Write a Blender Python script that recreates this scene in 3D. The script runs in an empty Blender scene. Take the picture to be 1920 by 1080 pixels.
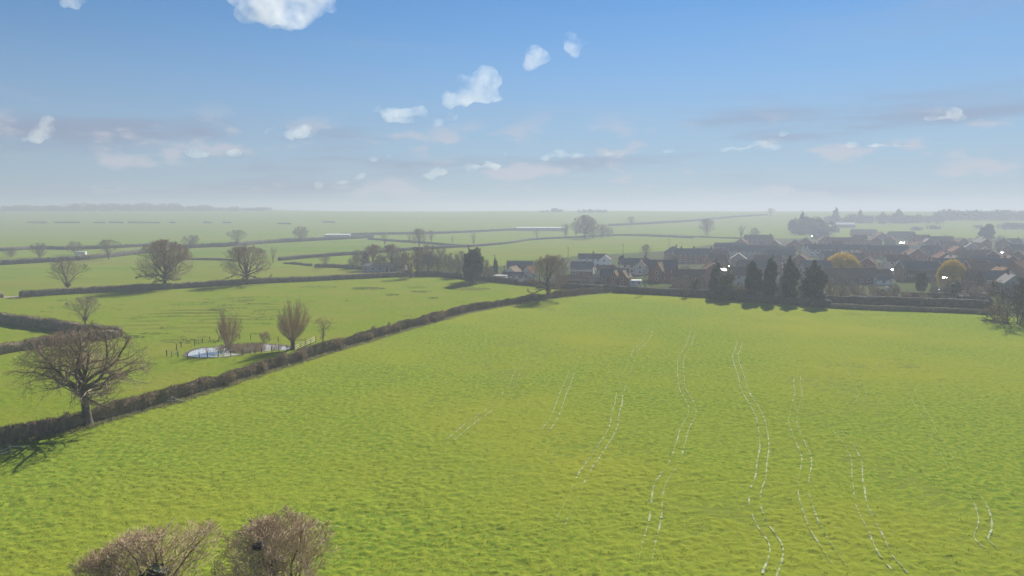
import bpy, math, random
import numpy as np
from mathutils import Vector, Matrix
R = math.radians
scene = bpy.context.scene
COL = scene.collection

# ------------------------------------------------------------------ camera, sky, sun, exposure
CAM_H = 30.0
PITCH = 6.4
FPX = 960.0 / math.tan(R(36.5))
cam_d = bpy.data.cameras.new('camera')
cam = bpy.data.objects.new('camera', cam_d)
COL.objects.link(cam)
cam.location = (0, 0, CAM_H)
cam.rotation_euler = (R(90 - PITCH), 0, 0)
cam_d.sensor_width = 36.0
cam_d.lens = 18.0 / math.tan(R(36.5))
cam_d.clip_start = 0.5
cam_d.clip_end = 40000.0
scene.camera = cam

SUN_AZ, SUN_EL = 23.0, 33.0
world = bpy.data.worlds.new('World')
scene.world = world
world.use_nodes = True
wn, wl = world.node_tree.nodes, world.node_tree.links
wn.clear()
w_out = wn.new('ShaderNodeOutputWorld')
w_bg = wn.new('ShaderNodeBackground')
w_bg.inputs['Strength'].default_value = 0.047
sky = wn.new('ShaderNodeTexSky')
sky.sky_type = 'NISHITA'
sky.sun_disc = False
sky.sun_elevation = R(SUN_EL)
sky.sun_rotation = R(SUN_AZ)
sky.altitude = 60.0
sky.air_density = 1.0
sky.dust_density = 0.0
sky.ozone_density = 3.0
tc = wn.new('ShaderNodeTexCoord')

def wmath(op, a, b=None, c=None):
    n = wn.new('ShaderNodeMath'); n.operation = op
    for i, x in enumerate((a, b, c)):
        if x is None: continue
        if isinstance(x, (int, float)): n.inputs[i].default_value = x
        else: wl.new(x, n.inputs[i])
    return n.outputs[0]
def wramp(x, lo, hi):
    n = wn.new('ShaderNodeMapRange'); n.interpolation_type = 'SMOOTHSTEP'
    wl.new(x, n.inputs[0]); n.inputs[1].default_value = lo; n.inputs[2].default_value = hi
    return n.outputs[0]
def wnoise(vec_scale, scale, detail, rough, offs=(0, 0, 0)):
    m = wn.new('ShaderNodeMapping'); m.inputs['Scale'].default_value = vec_scale
    m.inputs['Location'].default_value = offs
    wl.new(tc.outputs['Generated'], m.inputs[0])
    n = wn.new('ShaderNodeTexNoise'); n.inputs['Scale'].default_value = scale
    n.inputs['Detail'].default_value = detail; n.inputs['Roughness'].default_value = rough
    wl.new(m.outputs[0], n.inputs['Vector'])
    return n.outputs[0]
def wmix(fac, a, b):
    n = wn.new('ShaderNodeMix'); n.data_type = 'RGBA'
    wl.new(fac, n.inputs[0])
    for k, x in ((6, a), (7, b)):
        if isinstance(x, tuple): n.inputs[k].default_value = (*x, 1)
        else: wl.new(x, n.inputs[k])
    return n.outputs[2]
sep = wn.new('ShaderNodeSeparateXYZ'); wl.new(tc.outputs['Generated'], sep.inputs[0])
elev = sep.outputs[2]
SKY_TINT = (0.47, 0.73, 0.91)
tint = wn.new('ShaderNodeMix'); tint.data_type = 'RGBA'; tint.blend_type = 'MULTIPLY'
tint.inputs[0].default_value = 1.0
wl.new(sky.outputs[0], tint.inputs[6]); tint.inputs[7].default_value = (*SKY_TINT, 1)
col = tint.outputs[2]
# thin bright veil that thickens towards the horizon, everywhere round the compass
veil = wmath('MULTIPLY', wmath('SUBTRACT', 1.0, wramp(elev, 0.0, 0.30)), 0.78)
VEIL = (3.4, 4.1, 5.3)
col = wmix(veil, col, VEIL)
# long soft banks of stratus low in the sky
bank = wmath('MULTIPLY', wramp(wnoise((1.2, 1.2, 11.0), 2.2, 6.0, 0.55), 0.47, 0.68),
             wmath('MULTIPLY', wramp(elev, 0.0, 0.03), wmath('SUBTRACT', 1.0, wramp(elev, 0.09, 0.19))))
col = wmix(wmath('MULTIPLY', bank, 0.7), col, (2.75, 3.2, 4.5))
# little fair-weather puffs low down
puff = wmath('MULTIPLY', wramp(wnoise((2.6, 2.6, 7.0), 4.6, 6.0, 0.55, (3.1, 1.7, 0.4)), 0.53, 0.66),
             wmath('MULTIPLY', wramp(elev, 0.005, 0.03), wmath('SUBTRACT', 1.0, wramp(elev, 0.085, 0.15))))
col = wmix(wmath('MULTIPLY', puff, 0.75), col, (5.4, 5.6, 6.4))
# high thin cirrus
cirrus = wmath('MULTIPLY', wramp(wnoise((0.8, 1.6, 9.0), 1.7, 5.0, 0.6, (0.7, 0.2, 0.0)), 0.52, 0.8),
               wramp(elev, 0.07, 0.16))
col = wmix(wmath('MULTIPLY', cirrus, 0.35), col, (3.7, 4.5, 5.8))
wl.new(col, w_bg.inputs['Color'])
wl.new(w_bg.outputs[0], w_out.inputs['Surface'])

sun_d = bpy.data.lights.new('sun', 'SUN')
sun_d.energy = 4.8
sun_d.angle = R(0.53)
sun_d.color = (1.0, 0.95, 0.86)
sun = bpy.data.objects.new('sun', sun_d)
COL.objects.link(sun)
sdir = Vector((math.sin(R(SUN_AZ)) * math.cos(R(SUN_EL)), math.cos(R(SUN_AZ)) * math.cos(R(SUN_EL)), math.sin(R(SUN_EL))))
sun.rotation_euler = (-sdir).to_track_quat('-Z', 'Y').to_euler()

vs = scene.view_settings
vs.view_transform = 'Standard'
vs.look = 'None'
vs.exposure = 1.12
vs.gamma = 1.0
vs.use_curve_mapping = False
cy = scene.cycles
cy.max_bounces = 6
cy.diffuse_bounces = 3
cy.glossy_bounces = 3
cy.transmission_bounces = 4
cy.transparent_max_bounces = 8
cy.volume_bounces = 2
cy.use_denoising = True
cy.sample_clamp_indirect = 6.0
HAZE_DENSITY = 0.00071
HAZE_TOP = 62.0
HAZE_COL = (0.435, 0.475, 0.56, 1)
HAZE_G = 0.2

# ------------------------------------------------------------------ terrain and the pixel -> place helper
def sstep(a, b, x):
    t = np.clip((x - a) / (b - a), 0, 1)
    return t * t * (3 - 2 * t)
def terrain(x, y):
    z = 27.0 * sstep(720, 2050, y + 0.0 * x)
    z = z + (1.3 * np.sin(x / 330.0 + 1.0) + 0.8 * np.sin(x / 137.0) + 0.4 * np.sin(x / 61.0 + 2.0)) * sstep(1250, 2050, y)
    z = z + 16.0 * np.exp(-((x + 1230) / 420.0) ** 2 - ((y - 2350) / 300.0) ** 2)
    z = z + 7.0 * np.exp(-((x - 1050) / 420.0) ** 2 - ((y - 1500) / 300.0) ** 2)
    return z - 30.0 * sstep(2700, 4200, y)
_cp, _sp = math.cos(R(PITCH)), math.sin(R(PITCH))
def ray(u, v):
    a, b = (u - 960.0) / FPX, (540.0 - v) / FPX
    return np.array((a, _cp + b * _sp, -_sp + b * _cp))
def P(u, v, h=0.0):
    """the place on the ground (plus h) that the photograph shows at pixel u, v"""
    d = ray(u, v)
    t = 20.0
    prev = t
    while t < 6000:
        p = d * t
        if CAM_H + p[2] <= float(terrain(p[0], p[1])) + h: break
        prev = t; t *= 1.02
    lo, hi = prev, t
    for _ in range(40):
        m = (lo + hi) / 2; p = d * m
        if CAM_H + p[2] <= float(terrain(p[0], p[1])) + h: hi = m
        else: lo = m
    p = d * hi
    return Vector((p[0], p[1], float(terrain(p[0], p[1])) + h))
def ppm(p):
    """photograph pixels per metre at a place"""
    return FPX / (p.y * _cp + (CAM_H - p.z) * _sp)

# ------------------------------------------------------------------ noise in numpy
def _hash(ix, iy, iz, seed):
    n = (ix * 374761393 + iy * 668265263 + iz * 1440662683 + seed * 982451653) & 0xFFFFFFFF
    n = ((n ^ (n >> 13)) * 1274126177) & 0xFFFFFFFF
    n = n ^ (n >> 16)
    return (n & 0xFFFF) / 65535.0
def vnoise(x, y, z=None, seed=0):
    x = np.asarray(x, float); y = np.asarray(y, float)
    z = np.zeros_like(x) if z is None else np.asarray(z, float)
    ix, iy, iz = np.floor(x).astype(np.int64), np.floor(y).astype(np.int64), np.floor(z).astype(np.int64)
    fx, fy, fz = x - ix, y - iy, z - iz
    fx, fy, fz = fx * fx * (3 - 2 * fx), fy * fy * (3 - 2 * fy), fz * fz * (3 - 2 * fz)
    r = 0
    for dx in (0, 1):
        for dy in (0, 1):
            for dz in (0, 1):
                w = (fx if dx else 1 - fx) * (fy if dy else 1 - fy) * (fz if dz else 1 - fz)
                r = r + w * _hash(ix + dx, iy + dy, iz + dz, seed)
    return r
def fbm(x, y, z=None, seed=0, octs=4, rough=0.5):
    a, s, t = 1.0, 0.0, 0.0
    for k in range(octs):
        f = 2.0 ** k
        s = s + a * vnoise(x * f, y * f, None if z is None else z * f, seed + k * 17)
        t += a; a *= rough
    return s / t

# ------------------------------------------------------------------ mesh helpers
def mesh_from(name, verts, faces, smooth=False):
    """verts (n,3) array; faces: list of (m,k) int arrays, one per face size"""
    verts = np.asarray(verts, np.float32).reshape(-1, 3)
    if isinstance(faces, np.ndarray): faces = [faces]
    faces = [np.asarray(f, np.int32) for f in faces if len(f)]
    me = bpy.data.meshes.new(name)
    me.vertices.add(len(verts)); me.vertices.foreach_set('co', verts.ravel())
    nl = sum(f.size for f in faces); npoly = sum(len(f) for f in faces)
    me.loops.add(nl); me.polygons.add(npoly)
    me.loops.foreach_set('vertex_index', np.concatenate([f.ravel() for f in faces]))
    starts, tot = [], 0
    for f in faces:
        starts.append(tot + np.arange(len(f)) * f.shape[1]); tot += f.size
    me.polygons.foreach_set('loop_start', np.concatenate(starts).astype(np.int32))
    me.polygons.foreach_set('use_smooth', np.full(npoly, smooth))
    me.update(calc_edges=True)
    me.validate()
    return me
def link(name, me, m=None, parent=None, loc=None):
    o = bpy.data.objects.new(name, me); COL.objects.link(o)
    if m is not None and me is not None and len(me.materials) == 0: me.materials.append(m)
    if parent is not None: o.parent = parent
    if loc is not None: o.location = loc
    return o
def tag(o, label=None, cat=None, group=None, kind=None):
    for k, x in (('label', label), ('category', cat), ('group', group), ('kind', kind)):
        if x: o[k] = x
    return o
def thing(name, label, cat, loc, rz=0.0, group=None):
    o = bpy.data.objects.new(name, None); COL.objects.link(o)
    o.empty_display_size = 0.5
    o.location = loc; o.rotation_euler = (0, 0, rz)
    return tag(o, label, cat, group)
CHILDREN = {}
def child(name, me, m, parent, loc=None, rz=None):
    o = link(name, me, m, parent, loc)
    if rz is not None: o.rotation_euler = (0, 0, rz)
    CHILDREN.setdefault(parent.name, []).append(o)
    return o
def copy_tree(o, loc, rz, scale, label, group=None):
    """a copy of a thing and of each of its parts and sub-parts (mesh data shared)"""
    def rec(src, par):
        c = src.copy(); COL.objects.link(c)
        if par is not None: c.parent = par; CHILDREN.setdefault(par.name, []).append(c)
        for ch in list(CHILDREN.get(src.name, ())): rec(ch, c)
        return c
    r = rec(o, None)
    r.location = loc; r.rotation_euler = (0, 0, rz)
    r.scale = scale if hasattr(scale, '__len__') else (scale,) * 3
    r['label'] = label
    if group: r['group'] = group
    elif 'group' in r: del r['group']
    return r
class MB:
    """collects boxes, prisms and polygons; build() links them as one mesh object"""
    def __init__(s): s.v, s.f = [], []
    def add(s, vs, fs):
        b = len(s.v); s.v += [tuple(x) for x in vs]; s.f += [tuple(i + b for i in f) for f in fs]; return s
    def box(s, x0, x1, y0, y1, z0, z1):
        return s.add([(x0, y0, z0), (x1, y0, z0), (x1, y1, z0), (x0, y1, z0), (x0, y0, z1), (x1, y0, z1), (x1, y1, z1), (x0, y1, z1)],
                     [(0, 3, 2, 1), (4, 5, 6, 7), (0, 1, 5, 4), (1, 2, 6, 5), (2, 3, 7, 6), (3, 0, 4, 7)])
    def bar(s, p, q, r, n=4, r2=None):
        p, q = Vector(p), Vector(q); d = (q - p).normalized()
        a = d.orthogonal().normalized(); b = d.cross(a); r2 = r if r2 is None else r2
        ring = [(math.cos(2 * math.pi * (k + .5) / n), math.sin(2 * math.pi * (k + .5) / n)) for k in range(n)]
        vs = [p + a * (c * r) + b * (e * r) for c, e in ring] + [q + a * (c * r2) + b * (e * r2) for c, e in ring]
        fs = [(k, (k + 1) % n, n + (k + 1) % n, n + k) for k in range(n)] + [tuple(range(n - 1, -1, -1)), tuple(range(n, 2 * n))]
        return s.add(vs, fs)
    def slab(s, quad, t):
        """a thick sheet: the quad's corners counter-clockwise seen from its upper side"""
        q = [Vector(p) for p in quad]; n = (q[1] - q[0]).cross(q[2] - q[0]).normalized() * t
        k = len(q)
        return s.add(q + [p - n for p in q], [tuple(range(k)), tuple(range(2 * k - 1, k - 1, -1))] + [(i, k + i, k + (i + 1) % k, (i + 1) % k) for i in range(k)])
    def mesh(s, name):
        me = bpy.data.meshes.new(name); me.from_pydata(s.v, [], s.f); me.update(); return me

# ------------------------------------------------------------------ materials
MATS = {}
def mat(name, c1, c2=None, scale=3.0, rough=0.85, spec=0.3, metal=0.0, bump=0.0, bscale=None, detail=5.0, lo=0.35, hi=0.65, transl=0.0, coords='Object', stretch=None, c3=None, s3=0.05, emit=None):
    if name in MATS: return MATS[name]
    m = bpy.data.materials.new(name); m.use_nodes = True
    nt = m.node_tree; N, L = nt.nodes, nt.links
    b = N['Principled BSDF']; out = N['Material Output']
    b.inputs['Roughness'].default_value = rough
    b.inputs['Specular IOR Level'].default_value = spec
    b.inputs['Metallic'].default_value = metal
    t = N.new('ShaderNodeTexCoord'); vec = t.outputs[coords]
    if stretch:
        mp = N.new('ShaderNodeMapping'); mp.inputs['Scale'].default_value = stretch; L.new(vec, mp.inputs[0]); vec = mp.outputs[0]
    def noise(sc, det=detail):
        n = N.new('ShaderNodeTexNoise'); n.inputs['Scale'].default_value = sc; n.inputs['Detail'].default_value = det
        n.inputs['Roughness'].default_value = 0.6; L.new(vec, n.inputs['Vector']); return n.outputs[0]
    def mr(x, a, bb):
        n = N.new('ShaderNodeMapRange'); L.new(x, n.inputs[0]); n.inputs[1].default_value = a; n.inputs[2].default_value = bb; return n.outputs[0]
    def mix(f, a, bb):
        n = N.new('ShaderNodeMix'); n.data_type = 'RGBA'; L.new(f, n.inputs[0])
        for k, x in ((6, a), (7, bb)):
            if isinstance(x, tuple): n.inputs[k].default_value = (*x, 1)
            else: L.new(x, n.inputs[k])
        return n.outputs[2]
    colr = c1
    if c2 is not None: colr = mix(mr(noise(scale), lo, hi), c1, c2)
    if c3 is not None: colr = mix(mr(noise(s3, 3.0), 0.42, 0.66), colr, c3)
    if isinstance(colr, tuple): b.inputs['Base Color'].default_value = (*colr, 1)
    else: L.new(colr, b.inputs['Base Color'])
    if bump:
        bn = N.new('ShaderNodeBump'); bn.inputs['Strength'].default_value = 1.0; bn.inputs['Distance'].default_value = bump
        L.new(noise(bscale or scale), bn.inputs['Height']); L.new(bn.outputs[0], b.inputs['Normal'])
    if transl:
        tr = N.new('ShaderNodeBsdfTranslucent'); mx = N.new('ShaderNodeMixShader'); mx.inputs[0].default_value = transl
        if isinstance(colr, tuple): tr.inputs[0].default_value = (*colr, 1)
        else: L.new(colr, tr.inputs[0])
        L.new(b.outputs[0], mx.inputs[1]); L.new(tr.outputs[0], mx.inputs[2]); L.new(mx.outputs[0], out.inputs['Surface'])
    MATS[name] = m
    return m
# ------------------------------------------------------------------ the land
M_ground = mat('meadow_grass', (0.110, 0.165, 0.016), (0.145, 0.190, 0.022), 0.05, 0.95, 0.0, bump=0.25, bscale=0.8, c3=(0.150, 0.165, 0.032), s3=0.012, stretch=(0.16, 1, 1))
M_field = mat('ley_grass', (0.102, 0.162, 0.017), (0.195, 0.232, 0.026), 1.4, 0.95, 0.0, bump=0.09, bscale=4.5, detail=9.0, lo=0.40, hi=0.60, c3=(0.200, 0.218, 0.024), s3=0.018)
M_past = mat('pasture_grass', (0.100, 0.152, 0.014), (0.170, 0.210, 0.020), 0.9, 0.95, 0.0, bump=0.10, bscale=3.0, detail=9.0, c3=(0.165, 0.180, 0.026), s3=0.07)
M_village = mat('garden_ground', (0.045, 0.062, 0.020), (0.085, 0.070, 0.048), 0.25, 0.95, 0.0, bump=0.1, bscale=1.0, c3=(0.060, 0.090, 0.024), s3=0.06)

def grid_land():
    ys = np.concatenate([np.arange(-200, 700, 60), np.arange(700, 2900, 40), np.arange(2900, 9001, 300)])
    xs = np.concatenate([np.arange(-9000, -2400, 400), np.arange(-2400, 2401, 60), np.arange(2800, 9001, 400)])
    X, Y = np.meshgrid(xs, ys)
    Z = terrain(X, Y) - 0.06
    v = np.stack([X, Y, Z], -1).reshape(-1, 3)
    n, w = len(ys), len(xs)
    i = (np.arange(n - 1)[:, None] * w + np.arange(w - 1)[None]).ravel()
    return mesh_from('ground', v, np.stack([i, i + 1, i + w + 1, i + w], 1), True)
tag(link('ground', grid_land(), M_ground), kind='structure')

def sheet(name, pts, m, z=0.0):
    """a flat sheet from ground points (photograph pixels or places)"""
    q = [p if isinstance(p, Vector) else P(*p) for p in pts]
    me = bpy.data.meshes.new(name)
    me.from_pydata([(p.x, p.y, z) for p in q], [], [tuple(range(len(q)))]); me.update()
    if me.polygons[0].normal.z < 0: me.flip_normals()
    return tag(link(name, me, m), kind='structure')

HEDGE_MAIN = [(-60, 856), (0, 839), (60, 822), (160, 799), (330, 752), (480, 704), (640, 654), (800, 607), (900, 582), (1020, 562), (1090, 553), (1150, 548)]
EDGE_RIGHT = [(1150, 549), (1300, 557), (1400, 566), (1560, 577), (1700, 583), (1850, 590), (1990, 604)]
# near field: a displaced sheet, finer towards the viewpoint
def inside(poly, x, y):
    r = np.zeros(x.shape, bool); n = len(poly)
    for i in range(n):
        x0, y0 = poly[i]; x1, y1 = poly[(i + 1) % n]
        c = ((y0 > y) != (y1 > y)) & (x < (x1 - x0) * (y - y0) / (y1 - y0 + 1e-12) + x0)
        r ^= c
    return r
near_poly = [(p.x, p.y) for p in [P(*q) for q in HEDGE_MAIN + EDGE_RIGHT]]
near_poly = near_poly + [(260, 160), (140, 25), (-75, 25), (-80, 70)]
def field_h(x, y):
    big = (fbm(x / 11.0, y / 11.0, seed=3, octs=2) - .5) * 0.20
    xr, yr = x * .97 + y * .24, y * .97 - x * .24
    cl = fbm(xr / 0.66, yr / 0.40, seed=5, octs=3, rough=0.6)
    tuss = np.clip(fbm(xr / 1.5, yr / 0.9, seed=9, octs=3) - 0.50, 0, 1) * 0.24
    amp = 0.23 * (0.5 + 1.0 * fbm(x / 12.0, y / 12.0, seed=21, octs=2))
    return big + amp * (cl - .5) + tuss
def polar_sheet(name, r0, r1, nr, a0, a1, na, poly, hf):
    r = np.geomspace(r0, r1, nr); a = np.radians(np.linspace(a0, a1, na))
    Rr, A = np.meshgrid(r, a, indexing='ij')
    X, Y = Rr * np.sin(A), Rr * np.cos(A)
    v = np.stack([X, Y, hf(X, Y)], -1).reshape(-1, 3)
    n, w = Rr.shape
    i = (np.arange(n - 1)[:, None] * w + np.arange(w - 1)[None]).ravel()
    f = np.stack([i + 1, i + w + 1, i + w, i], 1)
    c = v[f].mean(1)
    f = f[inside(poly, c[:, 0], c[:, 1])]
    used = np.unique(f); rem = np.full(len(v), -1); rem[used] = np.arange(len(used))
    return mesh_from(name, v[used], rem[f], True)
def near_field(): return polar_sheet('field', 38, 330, 720, -50, 50, 900, near_poly, field_h)
tag(link('field', near_field(), M_field), kind='structure')

PAST = [(-60, 850), (160, 797), (330, 750), (480, 702), (640, 652), (800, 605), (900, 580), (1020, 560), (1150, 548), (1060, 541), (950, 532), (850, 522), (780, 517), (600, 526), (460, 532), (310, 541), (130, 551), (-60, 562)]
past_poly = [(q.x, q.y) for q in [P(*p) for p in PAST]]
RC = P(432, 583)
def past_h(x, y):
    # old plough ridges round the middle of the pasture
    m = np.clip(1.25 - np.hypot((x - RC.x) / 24.0, (y - RC.y) / 36.0), 0, 1) * np.clip(fbm(x / 9.0, y / 5.0, seed=16, octs=3) * 3.2 - 0.9, 0, 1)
    ph = (y - 0.10 * x + 3.0 * vnoise(x / 14.0, y / 14.0, seed=41)) * 2 * np.pi / 6.4
    return field_h(x, y) * 0.7 + m * 0.42 * (np.sin(ph) + 0.25 * np.sin(2 * ph + 1))
tag(link('pasture', polar_sheet('pasture', 75, 340, 420, -52, 12, 520, past_poly, past_h), M_past), kind='structure')
VILL = [(1150, 546), (1300, 555), (1560, 575), (1700, 581), (1990, 602), (2150, 560), (2150, 425), (1900, 432), (1480, 432), (1360, 455), (1260, 470), (1080, 480), (930, 500), (850, 520), (950, 531)]
sheet('garden_ground', VILL, M_village, 0.0)

M_ley2 = mat('far_ley', (0.108, 0.160, 0.018), (0.158, 0.192, 0.024), 0.06, 0.95, 0.0, bump=0.2, bscale=0.9, c3=(0.155, 0.165, 0.032), s3=0.02, stretch=(0.3, 1, 1))
M_ley3 = mat('far_meadow', (0.090, 0.150, 0.020), (0.128, 0.178, 0.026), 0.05, 0.95, 0.0, bump=0.2, bscale=0.9, c3=(0.14, 0.17, 0.03), s3=0.015, stretch=(0.3, 1, 1))
sheet('meadow', [(-60, 559), (36, 553), (130, 548), (310, 539), (460, 530), (600, 524), (760, 516), (690, 505), (590, 499), (440, 489), (300, 486), (262, 478), (0, 499), (-60, 505)], M_ley2, -0.02)
sheet('meadow', [(522, 487), (600, 480), (700, 473), (790, 466), (740, 455), (690, 450), (600, 453.5), (520, 457), (430, 464), (380, 467), (320, 471), (300, 484), (440, 487)], M_ley3, -0.02)
sheet('meadow', [(885, 466), (950, 459), (1000, 452), (1080, 449), (1160, 450), (1300, 452), (1260, 468), (1080, 478), (930, 498), (850, 515), (760, 490), (780, 470)], M_ley2, -0.02)
# tufts standing proud of the sward, thickest near the viewpoint
def tufts(n, r0, r1, amax, h0, h1, seed, poly, hf):
    g = np.random.default_rng(seed)
    r = np.sqrt(g.uniform(r0 ** 1.1, r1 ** 1.1, n) ** (2 / 1.1)); a = np.radians(g.uniform(-amax, amax, n))
    x, y = r * np.sin(a), r * np.cos(a)
    k = inside(poly, x, y) & (fbm(x / 1.1, y / 0.8, seed=33, octs=3) > 0.52)
    x, y = x[k], y[k]
    return blades(x, y, hf(x, y), g, h0, h1)
def blades(x, y, z, g, h0, h1, nb=4, spread=0.16, lean=0.7):
    n = len(x)
    X = np.repeat(x, nb) + g.normal(0, spread, n * nb); Y = np.repeat(y, nb) + g.normal(0, spread, n * nb); Z = np.repeat(z, nb) - 0.03
    H = g.uniform(h0, h1, n * nb); ang = g.uniform(0, 2 * np.pi, n * nb); w = g.uniform(0.03, 0.07, n * nb)
    dx, dy = np.cos(ang), np.sin(ang)
    lx, ly = g.normal(0, lean, n * nb) * H, g.normal(0, lean, n * nb) * H
    a = np.stack([X - dx * w, Y - dy * w, Z], 1); b = np.stack([X + dx * w, Y + dy * w, Z], 1)
    c = np.stack([X + lx, Y + ly, Z + H], 1)
    v = np.stack([a, b, c], 1).reshape(-1, 3)
    return v, np.arange(len(v)).reshape(-1, 3)
M_tuft = mat('grass_blades', (0.13, 0.19, 0.014), (0.21, 0.25, 0.02), 0.8, 0.9, 0.0, transl=0.5)
v, f = tufts(26000, 40, 150, 48, 0.06, 0.15, 7, near_poly, field_h)
tag(link('grass', mesh_from('grass', v, f), M_tuft), 'short tufts of grass standing up all over the near field', 'grass', kind='stuff')

# rank dull-green rushes: old plough ridges, wet hollows, and one patch painting a tree's shadow
def patch(cx, cy, rx, ry, n, g, stripes=0):
    t = g.uniform(0, 2 * np.pi, n); q = np.sqrt(g.uniform(0, 1, n))
    u, w = cx + rx * q * np.cos(t), cy + ry * q * np.sin(t)
    pts = []
    for uu, ww in zip(u, w):
        if stripes:
            ph = ww + 0.05 * (uu - cx) + 2.2 * float(vnoise(uu / 26.0, ww / 5.0, seed=6))
            if ph % stripes > stripes * 0.5 or float(fbm(uu / 30.0, ww / 9.0, seed=16, octs=3)) < 0.46 + 0.12 * (abs(uu - cx) / rx): continue
        d = ray(uu, ww); s = -CAM_H / d[2]; pts.append((d[0] * s, d[1] * s))
    return pts
g = np.random.default_rng(4)
pts = patch(432, 583, 82, 29, 2600, g, 6.5) + patch(360, 640, 60, 5, 260, g) + patch(690, 541, 32, 3, 500, g) + patch(880, 542, 40, 3.5, 500, g) + \
    patch(790, 547, 20, 2, 160, g) + patch(812, 559, 9, 1.5, 70, g) + patch(735, 553, 14, 2, 90, g) + patch(655, 514, 28, 3, 160, g) + patch(560, 512, 30, 3, 140, g) + \
    patch(595, 538, 40, 3, 180, g) + patch(780, 539, 18, 2, 80, g) + patch(250, 632, 22, 3, 120, g) + patch(290, 626, 30, 2, 60, g)
for k in range(60):
    u = random.Random(k).uniform(20, 900); vv = random.Random(k + 99).uniform(560, 640)
    pts += patch(u, vv, 12, 1.6, 14, g)
pts = np.array(pts)
pts = pts[inside([(q.x, q.y) for q in [P(*p) for p in PAST]], pts[:, 0], pts[:, 1])]
v, f = blades(pts[:, 0], pts[:, 1], past_h(pts[:, 0], pts[:, 1]) - 0.02, g, 0.10, 0.22, nb=7, spread=0.30, lean=0.5)
M_rush = mat('rush_blades', (0.085, 0.125, 0.030), (0.11, 0.14, 0.045), 0.5, 0.8, 0.2, transl=0.2)
tag(link('rushes', mesh_from('rushes', v, f), M_rush), 'dull dark green rushes in stripes and patches, one as tree shadow, on the pond pasture', 'rushes', kind='stuff')

# bare pale wheel tracks in the near field; white dashes paint glint off rut water
TRACKS = [
 ([(985, 665), (955, 730), (920, 768), (880, 797), (845, 827)], (770, 835)),
 ([(1113, 648), (1085, 680), (1070, 703), (1058, 735), (1043, 775), (1025, 806)], (690, 815)),
 ([(1222, 608), (1214, 635), (1195, 655), (1178, 690), (1168, 722), (1158, 760), (1150, 800), (1130, 834), (1090, 900), (1050, 985)], (640, 900)),
 ([(1303, 570), (1301, 600), (1294, 640), (1281, 665), (1276, 690), (1281, 730), (1298, 765), (1286, 800), (1276, 830), (1262, 870), (1236, 910), (1228, 970), (1217, 1020), (1208, 1075)], (630, 980)),
 ([(1378, 580), (1381, 620), (1386, 645), (1379, 665), (1384, 690), (1399, 735), (1418, 768), (1429, 800), (1433, 840), (1425, 890), (1416, 920), (1416, 950), (1432, 985), (1452, 1015), (1456, 1040), (1442, 1080)], (640, 1090)),
 ([(1452, 590), (1470, 645), (1490, 690), (1496, 735), (1488, 785), (1500, 825), (1511, 860), (1505, 900), (1508, 935), (1522, 975), (1546, 1015), (1580, 1065)], (690, 1010)),
 ([(1565, 640), (1583, 675), (1602, 710), (1618, 740), (1590, 770), (1560, 790), (1580, 820), (1602, 855), (1606, 900), (1618, 950), (1642, 1000), (1660, 1040), (1690, 1075)], (785, 1070)),
 ([(1690, 700), (1740, 790), (1790, 885), (1830, 930), (1846, 960), (1850, 985), (1843, 1010), (1862, 1030)], (955, 1040)),
]
def catmull(p, step):
    p = [Vector((q.x, q.y)) for q in p]; out = []
    for i in range(len(p) - 1):
        a, b, c, d = p[max(i - 1, 0)], p[i], p[i + 1], p[min(i + 2, len(p) - 1)]
        n = max(2, int((c - b).length / step))
        for k in range(n):
            t = k / n
            out.append(0.5 * ((2 * b) + (c - a) * t + (2 * a - 5 * b + 4 * c - d) * t * t + (3 * b - a - 3 * c + d) * t ** 3))
    return np.array([(q.x, q.y) for q in out + [p[-1]]])
M_rut_glint = mat('wheel_mark_glint', (0.15, 0.20, 0.035), (0.46, 0.47, 0.35), 1.6, 1.0, 0.0, lo=0.40, hi=0.72)
M_rutf = mat('faint_wheel_mark', (0.17, 0.215, 0.035), (0.23, 0.265, 0.07), 1.0, 1.0, 0.0)
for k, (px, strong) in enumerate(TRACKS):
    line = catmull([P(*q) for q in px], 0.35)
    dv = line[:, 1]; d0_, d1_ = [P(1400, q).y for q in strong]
    glint_w = sstep(d0_ * 1.06, d0_ * 0.94, dv) * sstep(d1_ * 0.94, d1_ * 1.03, dv)
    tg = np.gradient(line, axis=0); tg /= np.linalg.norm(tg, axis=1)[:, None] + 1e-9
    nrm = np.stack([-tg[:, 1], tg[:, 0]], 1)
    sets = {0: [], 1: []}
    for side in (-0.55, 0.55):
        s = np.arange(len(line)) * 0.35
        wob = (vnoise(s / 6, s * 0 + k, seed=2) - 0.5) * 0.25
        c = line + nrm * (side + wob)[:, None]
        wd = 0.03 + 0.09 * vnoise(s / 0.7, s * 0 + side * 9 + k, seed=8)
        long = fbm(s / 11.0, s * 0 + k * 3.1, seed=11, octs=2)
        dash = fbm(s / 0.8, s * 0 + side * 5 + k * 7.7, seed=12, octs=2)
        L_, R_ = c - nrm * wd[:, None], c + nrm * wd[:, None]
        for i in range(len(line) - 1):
            w = 0 if glint_w[i] * (0.40 if k == 4 else 0.60 if k == 7 else 0.22) + long[i] * 0.5 + dash[i] * 0.5 > 0.70 else 1
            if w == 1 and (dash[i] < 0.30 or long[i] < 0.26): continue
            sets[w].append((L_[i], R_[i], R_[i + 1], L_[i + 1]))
    for w, m, nm in ((0, M_rut_glint, 'wheel_track'), (1, M_rutf, 'faint_wheel_track')):
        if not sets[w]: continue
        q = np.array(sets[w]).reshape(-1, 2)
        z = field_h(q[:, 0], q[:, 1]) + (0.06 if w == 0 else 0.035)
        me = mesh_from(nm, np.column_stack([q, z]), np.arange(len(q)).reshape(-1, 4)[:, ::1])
        tag(link(nm, me, m), kind='structure')
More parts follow.
